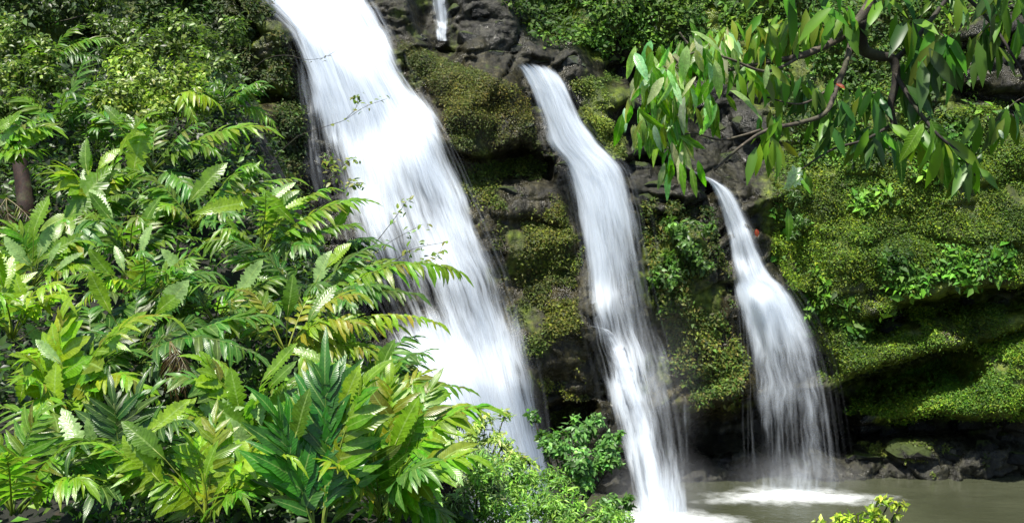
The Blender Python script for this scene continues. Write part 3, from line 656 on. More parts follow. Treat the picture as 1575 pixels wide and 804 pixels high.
cover('olive brown moss on the rounded buttress between first and second waterfalls', [(610,60),(700,100),(800,130),(840,230),(700,260),(680,170)], 26000, .045, [(.07,.07,.012),(.09,.07,.014),(.045,.05,.01)], thr=-.35, seed=11, raise_=.04, mw=.2)
cover('sparse moss on the dark rock between first and second waterfalls', [(700,250),(840,240),(890,380),(905,640),(850,660),(800,520),(750,380)], 30000, .055, [(.05,.06,.01),(.07,.06,.012),(.03,.04,.008),(.09,.095,.012)], thr=-.2, seed=13, raise_=.06, patch=1.8, mw=.4)
cover('yellow green moss right of the second waterfall near its lip', [(870,120),(950,110),(960,250),(940,250),(905,190)], 9000, .06, [(.08,.10,.014),(.1,.11,.02),(.05,.07,.01)], thr=-.4, seed=15)
cover('creeping plants on the cliff between second and third waterfalls', [(985,310),(1100,320),(1130,440),(1150,560),(1130,630),(1030,630),(1010,480)], 17000, .08, [(.045,.075,.012),(.07,.085,.012),(.09,.075,.016),(.03,.045,.008)], thr=-.15, seed=17, raise_=.12, mw=.5)
cover('mossy green rock face left of the widest waterfall', [(290,-60),(390,-20),(460,90),(470,330),(300,320)], 20000, .09, [(.035,.055,.01),(.06,.075,.014),(.025,.04,.008),(.07,.06,.018)], thr=-.2, seed=19, raise_=.14, mw=.5)
cover('scraps of moss along the waterline ledge right of the falls', [(1290,680),(1520,672),(1520,728),(1290,728)], 4000, .07, [(.07,.085,.014),(.05,.05,.014)], thr=.0, seed=21, mw=.2)
cover('dark ferny growth hanging on the upper left slope', [(-350,-200),(330,-200),(330,200),(-350,300)], 26000, .14, [(.025,.055,.01),(.045,.08,.012),(.06,.09,.014)], thr=-.5, seed=23, raise_=.3, tilt=.8, mw=.3)

# ------------------------------------------------------------------ undergrowth on the bank
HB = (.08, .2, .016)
def bank_D(px, py): return np.interp(py, [-60, 0, 60, 200, 400, 600, 804, 950], [27, 25, 22.5, 18.5, 14.5, 11.2, 8.8, 8]) + np.maximum(0, px - 420) * .004
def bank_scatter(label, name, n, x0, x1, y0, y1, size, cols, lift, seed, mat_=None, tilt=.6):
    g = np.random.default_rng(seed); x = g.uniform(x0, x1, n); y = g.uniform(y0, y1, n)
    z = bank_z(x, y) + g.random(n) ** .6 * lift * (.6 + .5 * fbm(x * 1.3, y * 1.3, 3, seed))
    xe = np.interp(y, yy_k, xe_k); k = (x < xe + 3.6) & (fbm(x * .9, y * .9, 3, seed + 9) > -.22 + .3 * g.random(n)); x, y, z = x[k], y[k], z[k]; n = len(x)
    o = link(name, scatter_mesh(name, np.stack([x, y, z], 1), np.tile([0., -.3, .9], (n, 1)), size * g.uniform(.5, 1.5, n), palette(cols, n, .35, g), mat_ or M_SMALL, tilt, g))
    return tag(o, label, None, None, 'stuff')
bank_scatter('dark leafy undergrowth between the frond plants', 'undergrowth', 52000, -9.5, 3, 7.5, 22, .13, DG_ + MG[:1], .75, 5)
bank_scatter('bright green small leaves scattered between the frond plants', 'undergrowth', 15000, -9.5, 3, 7.5, 20, .12, [HB, (.14,.22,.02), (.05,.15,.02)], 1.0, 15)
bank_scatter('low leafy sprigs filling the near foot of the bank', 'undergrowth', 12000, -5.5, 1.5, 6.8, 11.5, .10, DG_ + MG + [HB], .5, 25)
bank_scatter('dark and mid green low leaves carpeting the upper bank', 'undergrowth', 22000, -13, -3, 17, 26, .15, DG_ + DG_ + MG, .7, 6)  # mostly dark leaf colours, painting in the shade of the gaps

# ------------------------------------------------------------------ tubes
def tube_mesh(name, pts, r0, r1, mat_, sides=6, wob=0., power=1.):
    pts = [Vector(p) for p in pts]; n = len(pts); V_, F_ = [], []
    up = Vector((.1, .2, 1))
    for i, p in enumerate(pts):
        t = (pts[min(i + 1, n - 1)] - pts[max(i - 1, 0)]).normalized(); a = t.cross(up)
        if a.length < .05: a = t.cross(Vector((1, 0, 0)))
        a.normalize(); b = t.cross(a); r = r0 + (r1 - r0) * (i / (n - 1)) ** power
        for k in range(sides):
            an = 2 * math.pi * k / sides; rr = r * (1 + wob * random.uniform(-1, 1)); V_.append(p + a * rr * math.cos(an) + b * rr * math.sin(an))
        if i:
            for k in range(sides):
                c, d = (i - 1) * sides + k, (i - 1) * sides + (k + 1) % sides; F_.append((c, d, d + sides, c + sides))
    c0 = len(V_); V_.append(pts[0]); c1 = len(V_); V_.append(pts[-1]); 
    for k in range(sides):
        F_.append((c0, (k + 1) % sides, k, k)); F_.append((c1, (n - 1) * sides + k, (n - 1) * sides + (k + 1) % sides, (n - 1) * sides + (k + 1) % sides))
    me = bpy.data.meshes.new(name); me.from_pydata([tuple(v) for v in V_], [], [tuple(dict.fromkeys(f)) for f in F_]); me.materials.append(mat_)
    for p in me.polygons: p.use_smooth = True
    return me
def bez(a, c, b, n): return [a * (1 - t) ** 2 + c * 2 * t * (1 - t) + b * t * t for t in [i / (n - 1) for i in range(n)]]

# ------------------------------------------------------------------ frond plants
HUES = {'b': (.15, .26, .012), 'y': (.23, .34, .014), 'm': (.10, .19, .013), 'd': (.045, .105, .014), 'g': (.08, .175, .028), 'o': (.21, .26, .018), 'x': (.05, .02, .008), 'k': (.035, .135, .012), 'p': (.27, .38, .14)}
def frond(plant, base, tip, arch=.25, nleaf=24, llen=.32, hue='b', droop=.25, kind=LEAF, wsc=1., r=.011, face=.4, start=.2, steep=0):
    if kind is not BROAD and hue != 'x': nleaf = int(nleaf * 1.3); wsc *= 1.08
    """a leaf-bearing stalk; base and tip are world points"""
    rd = random; L = (tip - base).length; o0 = plant.location
    side0 = Vector((rd.uniform(-1, 1), rd.uniform(-1, 1), 0)) * .08 * L
    c = (base + tip) / 2 + Vector((0, 0, arch * L * 1.3)) + side0
    pts = bez(base, c, tip, 12)
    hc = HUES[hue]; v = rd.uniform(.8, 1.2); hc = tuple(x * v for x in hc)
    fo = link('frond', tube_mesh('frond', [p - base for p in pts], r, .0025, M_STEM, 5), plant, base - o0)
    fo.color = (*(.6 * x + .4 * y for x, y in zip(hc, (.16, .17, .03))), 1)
    Nn = Vector((rd.uniform(-.25, .25), -face + rd.uniform(-.2, .2), 1)).normalized()
    for i in range(nleaf):
        t = start + (1 - start) * (i + .5) / nleaf
        p = base * (1 - t) ** 2 + c * 2 * t * (1 - t) + tip * t * t; T = ((c - base) * (1 - t) + (tip - c) * t).normalized()
        Sd = T.cross(Nn).normalized(); nn = Sd.cross(T).normalized()
        sg = 1 if i % 2 else -1
        an = R(22 + steep + 44 * t ** 1.2 * (1 - steep / 60) + rd.uniform(-9, 9))
        d = Sd * sg * math.cos(an) + T * math.sin(an) + Vector((0, 0, -droop * rd.uniform(.2, 1.3))) + nn * rd.uniform(-.1, .25)
        env = (.55 + .45 * math.sin(math.pi * min(1, (t - start) / (1 - start) * .9 + .18))) * (1 if t < .9 else .8)
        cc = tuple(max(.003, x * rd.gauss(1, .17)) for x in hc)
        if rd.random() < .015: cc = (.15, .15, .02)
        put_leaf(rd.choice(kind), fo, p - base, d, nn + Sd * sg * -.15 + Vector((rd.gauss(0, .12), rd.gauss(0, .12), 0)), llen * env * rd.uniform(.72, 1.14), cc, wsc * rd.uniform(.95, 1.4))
    d = (tip - c).normalized(); put_leaf(rd.choice(kind), fo, tip - base, d + Vector((0, 0, -.2)), Nn, llen * .75, hc, wsc)
    return fo
def plant(label, bpx, bpy_, D, fronds, grp='broad frond plants crowding the left bank', extra=0, ehue='mdg', elen=.3, esc=1., kind=LEAF, cat='frond plant', name='frond_plant', ewsc=1., blades=()):
    """fronds: (tip px, tip py, dD, arch, nleaf, leaflen, hue[, droop, wscale, kind])"""
    b = P(bpx, bpy_, D); root = empty(name, b); tag(root, label, cat, grp)
    for f in fronds:
        tx, ty, dd, arch, nl, ll, hu = f[:7]; dr = f[7] if len(f) > 7 else .25; ws = f[8] if len(f) > 8 else 1.; kd = f[9] if len(f) > 9 else kind; sp = f[10] if len(f) > 10 else 0
        st = Vector((random.uniform(-.05, .05), random.uniform(-.05, .05), 0))
        frond(root, b + st, P(tx, ty, D + dd), arch, nl, ll, hu, dr, kd, ws, steep=sp)
    for (x0, y0, x1, y1, dd, hu, ws) in blades:      # simple notched fronds standing as single blades
        a_, b_ = P(x0, y0, D + dd), P(x1, y1, D + dd + random.uniform(-.15, .15)); a2 = b + (a_ - b) * .3 + Vector((0, 0, -.05))
        bl_ = link('frond', tube_mesh('frond', [Vector((0, 0, 0)), (a2 - b), (a_ - b), (a_ - b).lerp(b_ - b, .3)], .007, .003, M_STEM, 5), root); bl_.color = (.2, .25, .04, 1)
        v = random.uniform(.85, 1.2); put_leaf(random.choice(BLADE), bl_, a_ - b, b_ - a_, Vector((random.uniform(-.4, .4), -1, random.uniform(.2, .7))), (b_ - a_).length, tuple(q * v for q in HUES[hu]), ws)
    for k in range(3 if extra > 3 and kind is LEAF and ewsc == 1. and 'fern' not in label else 0):
        a = random.uniform(0, 6.28); p0 = b + Vector((math.cos(a) * .3, -.2, random.uniform(.25, .6))); dv = Vector((math.cos(a) * .5, random.uniform(-.3, .1), random.uniform(.3, 1))).normalized() * random.uniform(.35, .6)
        bl_ = link('frond', tube_mesh('frond', [Vector((0, 0, 0)), (p0 - b) * .5 + Vector((0, 0, .05)), p0 - b, p0 - b + dv * .3], .007, .003, M_STEM, 5), root); bl_.color = (.2, .25, .04, 1)
        put_leaf(random.choice(BLADE), bl_, p0 - b, dv, Vector((random.uniform(-.5, .5), -1, random.uniform(.2, 1))), dv.length, HUES[random.choice('bbypm')], random.uniform(1.2, 1.8))
    for k in range(extra + (1 if extra > 2 else 0)):
        a = random.uniform(0, 6.28); L = random.uniform(.8, 1.35) * esc
        tp = b + Vector((math.cos(a) * L * .8, math.sin(a) * L * .6 - .15, L * random.uniform(.1, .75)))
        frond(root, b, tp, random.uniform(.12, .35), random.randint(14, 20), elen * esc * random.uniform(.8, 1.15), random.choice(ehue), random.uniform(.1, .45), kind, ewsc)
    return root
BRD = BROAD
plant('plant with one long feathery frond reaching right beside the mossy rock, upper left', 235, 262, 17, [(408,196,-.5,.16,30,.46,'b',.15),(330,232,-.6,.25,20,.36,'m'),(190,190,-.3,.2,12,.34,'b',.1,1.3),(300,300,-.8,.1,20,.36,'g')], extra=5)
plant('plant with upright yellow green leaves near the brown stub, upper left', 150, 330, 16, [(222,182,-.3,.1,14,.42,'b',.15,1.4),(105,262,-.4,.2,14,.44,'y',.3,1.5),(95,345,-.7,.15,14,.46,'b',.5,1.6),(190,270,-.2,.25,14,.36,'y')], extra=5, ehue='bmg', blades=[(203,278,220,180,-.3,'y',1.5),(98,350,158,248,-.5,'m',1.9),(150,262,182,222,-.3,'y',1.6),(225,330,262,285,-.4,'b',1.5),(120,300,90,270,-.3,'m',1.5)])
plant('dark plant with bluish leaves under the fine fern at the far upper left', 90, 200, 18.5, [(132,92,.2,.05,14,.4,'g',.2,1.1),(180,170,-.3,.2,16,.36,'g'),(30,150,.1,.2,16,.36,'m')], extra=6, ehue='gdm')
plant('bright plant with split leaves cut by the left edge of the frame, upper left', -10, 250, 16.5, [(78,196,-.3,.2,18,.42,'b',.2,1.2),(40,230,-.5,.1,14,.4,'b'),(20,180,0,.3,14,.38,'m')], extra=4, ehue='bgm', blades=[(0,225,30,185,-.2,'p',2.),(15,235,75,200,-.3,'b',1.7),(-10,205,20,175,-.2,'b',1.7)])
plant('plant with curled fern-like fronds below the long feathery one', 300, 350, 15.5, [(395,262,-.3,.22,22,.34,'m'),(450,275,-.3,.15,24,.34,'b'),(250,320,-.6,.3,18,.32,'b'),(360,330,-.7,.15,20,.34,'g'),(240,290,-.2,.25,16,.32,'m')], extra=6, ehue='bgmd', blades=[(290,312,345,245,-.4,'b',1.4),(300,330,388,300,-.5,'y',1.3),(240,340,215,290,-.4,'p',1.5),(370,300,385,245,-.3,'b',1.3)])
plant('plant with long bright fronds pointing at the upper edge of the widest waterfall', 400, 400, 14.8, [(560,308,-.4,.18,30,.36,'b',.2),(505,290,-.1,.2,24,.34,'b'),(540,345,-.6,.1,24,.34,'m'),(440,300,.2,.2,18,.32,'y'),(480,380,-.8,.12,22,.34,'g')], extra=6, ehue='bmg', blades=[(430,330,480,285,-.3,'y',1.2),(455,345,400,290,-.3,'b',1.3),(400,320,450,275,-.3,'p',1.2)])
plant('plant whose drooping frond reaches farthest across the widest waterfall', 470, 480, 13.6, [(706,418,-.5,.24,34,.36,'b',.55),(620,405,-.1,.22,28,.32,'m',.3),(590,440,-.5,.15,26,.32,'g'),(560,400,.2,.2,22,.3,'m'),(640,452,-.7,.12,24,.32,'d',.4)], extra=6, ehue='mgd')
plant('yellowish plant whose short frond hangs just below the farthest reaching frond', 440, 545, 12.6, [(674,496,-.3,.2,24,.27,'y',.8),(610,500,-.2,.16,24,.32,'o',.3),(570,540,-.5,.12,24,.32,'o',.35),(500,500,0,.2,20,.3,'y'),(640,575,-.6,.2,24,.32,'o',.4),(540,590,-.8,.1,22,.32,'y',.4)], extra=5, ehue='oym')
plant('bright plant with a pale arching frond tip at the left edge, half way down', 20, 520, 11.5, [(2,400,.2,.1,20,.32,'y',.3,1.2),(92,455,-.2,.25,20,.36,'y',.2,1.3),(-40,430,0,.2,16,.34,'b')], extra=4, ehue='bmy', blades=[(60,500,0,405,-.2,'y',1.3),(90,560,95,455,-.2,'y',1.6),(40,470,20,420,-.1,'y',1.4)])
plant('lime green plant with thick upright notched leaves near the left edge', 95, 640, 10.4, [(55,560,-.2,.05,8,.34,'y',.05,2.,BRD),(95,490,-.1,.05,12,.34,'y',.1,1.7),(160,525,-.2,.1,10,.34,'b',.1,1.6,BRD),(235,608,-.6,.35,20,.27,'y',.5,1.1),(185,580,-.3,.1,10,.3,'b',.1,1.6,BRD),(60,660,-.6,.1,12,.34,'y',.5,1.5)], extra=3, ehue='yb', blades=[(92,648,66,562,-.3,'y',1.7),(130,640,168,560,-.3,'y',1.7),(95,560,52,520,-.2,'p',1.6),(160,550,175,515,-.2,'p',1.9),(175,590,125,560,-.3,'b',1.6),(110,620,112,575,-.1,'b',1.7),(30,620,42,560,-.2,'y',1.6)])
plant('plant with one curved yellow frond arching left above the rusty leaves', 225, 470, 13.2, [(122,470,-.6,.55,26,.24,'y',.6,1.1),(215,405,-.1,.15,14,.28,'y'),(330,420,-.2,.2,24,.34,'g'),(290,400,.1,.2,20,.32,'m'),(150,520,-.6,.2,16,.32,'d')], extra=6, ehue='gdm')
plant('blue green plant with a long dark spread frond across the middle of the bank', 210, 560, 12.2, [(408,486,-.2,.14,34,.36,'g',.25,1.1),(395,545,-.8,.2,28,.36,'g',.5,1.1),(300,500,.1,.2,22,.34,'d'),(330,590,-.9,.1,20,.34,'d',.3)], extra=6, ehue='gdd')
plant('shadowed plant filling the bank centre right of the rusty leaves', 330, 500, 13.4, [(430,430,-.1,.2,26,.34,'m'),(470,470,-.5,.15,26,.34,'g'),(380,440,.2,.2,22,.32,'b'),(260,440,0,.3,20,.32,'m')], extra=7, ehue='mgd')
plant('plant with broad pale leaves fanning up right of the rusty dead fronds', 385, 680, 10.2, [(320,560,-.2,.08,14,.34,'b',.05,1.5,BRD),(400,600,-.3,.05,10,.3,'b',.1,1.8,BRD),(290,640,-.5,.15,12,.34,'b',.1,1.5,BRD),(450,610,-.2,.1,12,.32,'m',.1,1.4,BRD),(340,700,-.8,.2,14,.32,'y',.3,1.2)], extra=4, ehue='bgm', blades=[(378,660,322,548,-.2,'b',1.4),(402,655,390,596,-.3,'p',1.9),(412,665,438,585,-.2,'b',1.4),(235,685,292,612,-.1,'y',1.3),(290,640,372,612,-.3,'p',1.2),(280,665,360,640,-.3,'b',1.3),(330,660,312,600,-.1,'p',1.6)])
plant('tallest plant at bottom centre with big dark ribbed leaves on its left side', 492, 830, 8.6, [(500,590,.1,.0,26,.62,'k',.02,1.05,LEAF,14),(430,650,-.1,.04,14,.52,'k',.0,1.05,LEAF,18),(560,590,.1,.08,18,.42,'b',.1,1.3),(470,620,.2,.05,14,.42,'b',.05,1.3)], extra=0, blades=[(520,640,552,562,.1,'y',1.2),(507,668,510,572,.1,'b',1.6),(450,690,470,600,0,'m',1.2)])
plant('sunlit plant with broad wavy leaves right of the tallest bottom plant', 590, 800, 9.3, [(735,625,-.1,.25,26,.36,'b',.4,1.3),(660,600,.1,.2,22,.34,'b',.3,1.3),(600,590,.1,.1,20,.34,'y',.2,1.3),(720,700,-.5,.2,22,.36,'b',.4,1.4),(560,660,-.2,.15,18,.34,'m'),(650,720,-.7,.2,20,.34,'g',.3,1.3)], extra=6, ehue='bby', blades=[(600,700,640,610,0,'b',1.6),(560,720,545,640,.1,'b',1.6),(620,740,700,700,-.3,'y',1.5),(600,660,590,600,.2,'p',1.4),(650,690,690,620,0,'b',1.6),(560,740,500,700,-.1,'b',1.4)])
plant('long-leaved plant leaning over the foot of the widest waterfall', 560, 700, 10.6, [(640,600,0,.2,24,.34,'b',.4),(700,640,-.4,.2,24,.34,'y',.4),(590,590,0,.15,20,.32,'m'),(650,575,.3,.2,24,.32,'o',.3),(500,590,-.2,.2,20,.32,'b')], extra=6, ehue='bym')
plant('fern-like plant filling the bottom left corner', 20, 790, 8.9, [(100,690,-.1,.2,26,.32,'b',.3),(60,640,0,.2,26,.32,'m',.3),(130,740,-.4,.2,24,.32,'b',.4),(-40,680,0,.2,20,.32,'m'),(10,700,-.5,.1,20,.32,'y',.3)], extra=5, ehue='bmg')
plant('dark strap-leaved plant between the bottom left corner and the pale fan', 190, 760, 9.4, [(175,620,.1,.05,14,.42,'d',.3,1.1),(240,650,0,.1,14,.4,'g',.3),(210,610,.2,.05,14,.4,'d',.2),(280,700,-.3,.2,18,.34,'m')], extra=5, ehue='dgm')
plant('yellow tinged plant at the bottom between strap leaves and the tallest plant', 320, 800, 9, [(300,690,0,.15,20,.32,'y',.3,1.3),(390,690,0,.15,20,.3,'b',.3),(250,740,-.2,.25,20,.3,'b',.4,1.3),(370,760,-.4,.2,18,.3,'m'),(330,650,.1,.1,16,.32,'o',.3)], extra=6, ehue='bym', blades=[(300,730,290,670,0,'p',1.8),(330,760,390,700,-.2,'y',1.4),(250,740,225,690,0,'b',1.4),(350,720,352,650,.1,'b',1.4)])
plant('rather pale plant on the left edge below the rusty patch', 50, 440, 14, [(120,370,-.1,.2,22,.36,'b',.3,1.3),(20,350,0,.2,20,.36,'b',.3,1.2),(130,410,-.4,.2,20,.34,'b',.3)], extra=6, ehue='bmg', blades=[(60,400,130,355,-.2,'b',1.5),(50,410,0,365,-.2,'p',1.6),(80,420,125,385,-.3,'p',1.4)])
plant('shaded plant directly above the yellow arching frond, mid left', 200, 400, 15, [(130,330,0,.2,20,.34,'m'),(260,350,0,.2,22,.34,'d'),(240,320,.2,.2,18,.32,'b')], extra=7, ehue='dgmb')
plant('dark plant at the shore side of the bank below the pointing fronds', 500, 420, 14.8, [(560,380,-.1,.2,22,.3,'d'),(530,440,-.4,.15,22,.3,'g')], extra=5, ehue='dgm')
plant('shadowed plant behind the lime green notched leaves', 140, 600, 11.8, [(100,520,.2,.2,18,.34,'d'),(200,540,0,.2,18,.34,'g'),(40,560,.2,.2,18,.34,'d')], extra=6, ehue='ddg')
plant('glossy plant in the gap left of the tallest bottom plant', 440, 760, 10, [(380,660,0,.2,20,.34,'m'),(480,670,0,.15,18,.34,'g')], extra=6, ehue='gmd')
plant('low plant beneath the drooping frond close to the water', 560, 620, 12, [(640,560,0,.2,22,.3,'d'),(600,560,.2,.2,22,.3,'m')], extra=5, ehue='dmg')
# rusty dead fronds
def dead(label, px, py, D, tips):
    b = P(px, py, D); root = empty('dead_frond', b); tag(root, label, 'dead frond', 'rusty dead fronds hanging in the undergrowth')
    for (tx, ty) in tips: frond(root, b, P(tx, ty, D - .2), .05, 22, .2, 'x', .6, LEAF, .4)
dead('rusty brown dead fronds hanging in the dark gap mid left of the bank', 262, 525, 11.2, [(272, 612), (284, 600), (262, 596), (292, 580)])
dead('thin rust-coloured dead frond under the yellow arching frond', 205, 405, 13.6, [(240, 465), (222, 470), (190, 450)])
dead('pinkish brown dead fronds at the left edge, upper bank', 10, 305, 14.8, [(55, 350), (20, 360), (-20, 350)])
# brown stub at upper left, bark colour darkened to paint in its shade
st = link('tree_stump', tube_mesh('stump', [P(44, 345, 17.4), P(38, 310, 17.5), P(36, 285, 17.6), P(31, 258, 17.6), P(30, 225, 17.8), P(20, 200, 18)], .15, .10, bark_material('rusty bark', (.006, .003, .002), (.026, .010, .006), (.06, .028, .014)), 12, .12))
tag(st, 'reddish brown stub of a trunk in the shade near the left edge', 'stump')

# ------------------------------------------------------------------ small-leaved shrubs
def shrub(label, base, blobs, n, size, cols, name='shrub', cat='shrub', stems=True, mat_=None, seed=0, grp=None, tilt=.7, down=.3, wid=1.):
    """base world point; blobs: (px,py,D,r_px) leaf masses, each on its own stem"""
    g = np.random.default_rng(seed + 500); root = empty(name, base); tag(root, label, cat, grp); P_, N_, C_ = [], [], []
    tot = sum(b[3] ** 2 for b in blobs)
    for (px, py, D, r) in blobs:
        c = P(px, py, D); rr = r * D / F; m = max(20, int(n * r * r / tot)); k = max(3, int(m / 45))
        # twigs inside the blob, leaves around the twig ends
        dirs = g.normal(0, 1, (k, 3)); dirs /= np.linalg.norm(dirs, axis=1, keepdims=True); ends = np.array(c) + dirs * rr * g.uniform(.3, 1, (k, 1))
        w_ = g.integers(0, k, m); loc = ends[w_] + g.normal(0, rr * .17, (m, 3)); P_.append(loc)
        nn = (loc - np.array(c)); nn /= np.linalg.norm(nn, axis=1, keepdims=True) + 1e-6; N_.append(nn + np.array([0, -.3, .8])); C_.append(palette(cols, m, .3, g) * g.normal(1, .22, (k, 1)).clip(.5, 1.6)[w_])
        if stems:
            mid = (base + c) / 2 + Vector((random.uniform(-.1, .1), 0, -.05)); stm = link('stem', tube_mesh('stem', [p - base for p in bez(base, mid, c, 7)], .018, .006, M_BARKD, 5), root)
            for e in ends[:min(k, 6)]:
                link('twig', tube_mesh('twig', [Vector((0, 0, 0)), (Vector(e) - c) * .5 + Vector((0, 0, .02)), Vector(e) - c], .006, .002, M_BARKD, 4), stm, c - base)
    P_, N_, C_ = map(np.concatenate, (P_, N_, C_)); m = len(P_)
    o = link('foliage', scatter_mesh('foliage', P_ - np.array(base), N_, size * g.uniform(.6, 1.3, m), np.clip(C_, .003, .9), mat_ or M_SMALL, tilt, g, down, wid), root); o['kind'] = 'stuff'
    return root
G1 = 'small-leaved shrubs on the bank'
shrub('yellow green small-leaved shrub mound right of the fine fern, upper left', P(230, 200, 19), [(200,140,18.6,44),(250,130,18.8,40),(290,110,19,34),(170,160,18.4,34),(310,150,18.6,26),(240,170,18.2,34),(200,100,19.4,36)], 5200, .10, [(0.221, 0.289, 0.034), (0.17, 0.255, 0.031), (0.119, 0.187, 0.024)], seed=1, grp=G1, tilt=.6)
shrub('darker small-leaved shrub along the top edge, upper left', P(260, 110, 22), [(230,60,21.5,44),(280,50,21.5,40),(180,50,22,36),(310,80,21,34),(340,110,20.5,28),(350,50,22.5,30)], 4600, .12, [(0.075, 0.128, 0.021), (0.12, 0.18, 0.024), (0.045, 0.075, 0.015)], seed=2, grp=G1)
shrub('olive small-leaved shrub at the left edge above the bright split leaves', P(40, 180, 19.5), [(20,60,20,34),(60,80,20,34),(20,110,19.5,34),(70,130,19.2,30),(20,160,18.8,30)], 4200, .11, [(0.102, 0.17, 0.024), (0.068, 0.119, 0.02), (0.17, 0.221, 0.034)], seed=3, grp=G1)
shrub('dark scrub in the top left corner', P(60, 40, 24), [(30,15,24,40),(100,10,24,40),(170,10,24,36),(-20,10,24,36)], 2500, .13, [(0.026, 0.052, 0.013), (0.052, 0.085, 0.016)], seed=4, grp=G1)
shrub('open dark green bush in front of the dark rock between the two bigger waterfalls', P(880, 800, 12), [(880,668,11.9,26),(915,650,12,22),(850,690,11.8,24),(935,690,11.9,24),(820,640,12.1,12),(835,672,12,14),(955,668,12,10),(940,715,11.8,24),(895,720,11.7,34),(970,770,11.5,16),(940,775,11.5,24)], 2900, .075, [(0.102, 0.245, 0.052), (0.143, 0.306, 0.061), (0.072, 0.163, 0.041)], seed=5, grp=G1, down=.1)
shrub('bright yellow green bush tips rising beside the foot of the widest waterfall', P(740, 800, 11), [(745,660,11.2,26),(770,690,11,26),(720,680,11,24),(700,650,11.2,16),(775,640,11.3,12),(790,700,10.9,20),(750,730,10.8,34),(680,690,10.9,22),(815,715,10.9,20)], 2900, .07, [(0.281, 0.389, 0.065), (0.216, 0.346, 0.065), (0.346, 0.41, 0.108)], seed=6, grp=G1, wid=.6)
shrub('dense green bush along the bottom edge, right of the broad wavy leaves', P(830, 850, 10), [(760,780,10,40),(820,760,10.2,40),(870,790,10,40),(920,800,10.2,34),(700,800,9.8,34),(800,810,9.6,40),(960,800,10.5,22),(850,735,10.6,26),(740,720,9.9,34),(790,735,10.2,30)], 8600, .065, [(0.151, 0.302, 0.043), (0.216, 0.389, 0.047), (0.086, 0.194, 0.035)], seed=7, grp=G1, wid=.5)
shrub('wispy grey green shrub with fine leaves between two bottom bushes', P(720, 840, 9.8), [(720,740,10,30),(760,760,10,30),(700,770,9.8,26),(735,700,10.3,22),(790,740,10.3,22)], 2600, .06, [(0.194, 0.281, 0.108), (0.13, 0.216, 0.065), (0.259, 0.324, 0.13)], seed=8, grp=G1, wid=.45)
shrub('small lime green shrub top poking up at the bottom edge in front of the pool', P(1310, 900, 9), [(1345,782,9,14),(1368,772,9,10),(1320,792,9,14),(1295,800,9,12),(1260,802,9,8),(1380,792,9,8),(1340,806,8.9,26),(1300,812,8.9,26),(1385,776,9,9),(1352,768,9,9)], 800, .055, [(0.32, 0.4, 0.032), (0.24, 0.336, 0.032)], seed=9, grp=G1)
shrub('leafy bush rooted in the cliff between the middle and the smallest waterfall', P(1050, 420, 28.6), [(1040,350,28.4,24),(1065,370,28.2,28),(1040,400,28.2,26),(1080,405,28.2,22),(1020,430,28.2,22),(1090,350,28.6,14)], 1500, .16, [(0.063, 0.14, 0.025), (0.098, 0.196, 0.028), (0.042, 0.091, 0.017)], seed=10, grp=G1)
shrub('bright grass tuft hanging below the mossy buttress by the smallest waterfall', P(1225, 350, 29), [(1225,300,29.2,20),(1235,330,29.1,22),(1222,360,29.1,16)], 500, .14, [(.05,.12,.02),(.07,.14,.02)], seed=11, grp=G1, wid=.5, stems=False)
# fine fern at the upper left
plant('fine green fern with narrow leaflets at the upper left, above the bluish plant', 70, 100, 20, [(172,62,-.2,.2,34,.34,'m',.3,.6),(120,40,.1,.2,28,.3,'m',.3,.6),(160,95,-.4,.2,26,.32,'d',.3,.6)], extra=2, ehue='md')
plant('arching yellow frond hanging over the dark gap right of the small-leaved mound', 265, 150, 18.5, [(335,160,-.3,.25,22,.34,'y',.6,.8),(300,185,-.4,.3,18,.3,'y',.6,.8)], extra=0)

plant('pale fine fern at the left edge near the top left corner', 10, 130, 20, [(60,70,-.1,.2,30,.3,'b',.4,.6),(-10,80,0,.2,26,.3,'m',.3,.6),(50,110,-.3,.3,26,.28,'b',.5,.6)], extra=3, ehue='bm')
plant('fine green fern at the right side of the small-leaved mound', 350, 170, 19, [(400,140,-.1,.25,28,.28,'m',.4,.6),(330,130,0,.2,26,.28,'m',.4,.6),(420,190,-.3,.25,28,.28,'b',.5,.6)], extra=4, ehue='mgd')
plant('feathery fern between the small-leaved mound and the long feathery frond', 150, 230, 18.6, [(100,170,-.1,.25,28,.3,'m',.4,.7),(215,215,-.1,.2,28,.3,'b',.4,.7),(160,170,0,.2,26,.28,'y',.4,.7)], extra=4, ehue='bmg')
# saplings with sparse little leaves in front of the widest fall
def sapling(label, base, stems, nl, size, cols):
    root = empty('sapling', base); tag(root, label, 'sapling', 'thin saplings in front of the widest waterfall')
    for (pts, r) in stems:
        pw = [P(*p) for p in pts]; q = catmull([tuple(p) for p in pw], 14); q = [Vector(p) for p in q]
        so_ = link('twig', tube_mesh('twig', [p - base for p in q], r, .0025, M_BARKD, 5), root)
        for k in range(nl):
            t = random.uniform(.42, 1) ** .8; i = min(12, int(t * 13)); p = q[i].lerp(q[i + 1], t * 13 - i if t < 1 else 1) + Vector((random.gauss(0, .05), random.gauss(0, .05), random.gauss(0, .04)))
            d = Vector((random.gauss(0, 1), random.gauss(0, .6), random.gauss(-.2, .5)))
            put_leaf(random.choice(ROUND), so_, p - base, d, Vector((random.gauss(0, .5), -.5, 1)), size * random.uniform(.6, 1.25), tuple(x * random.uniform(.7, 1.25) for x in random.choice(cols)))
OL = [(.26, .25, .04), (.2, .25, .035), (.15, .2, .03)]
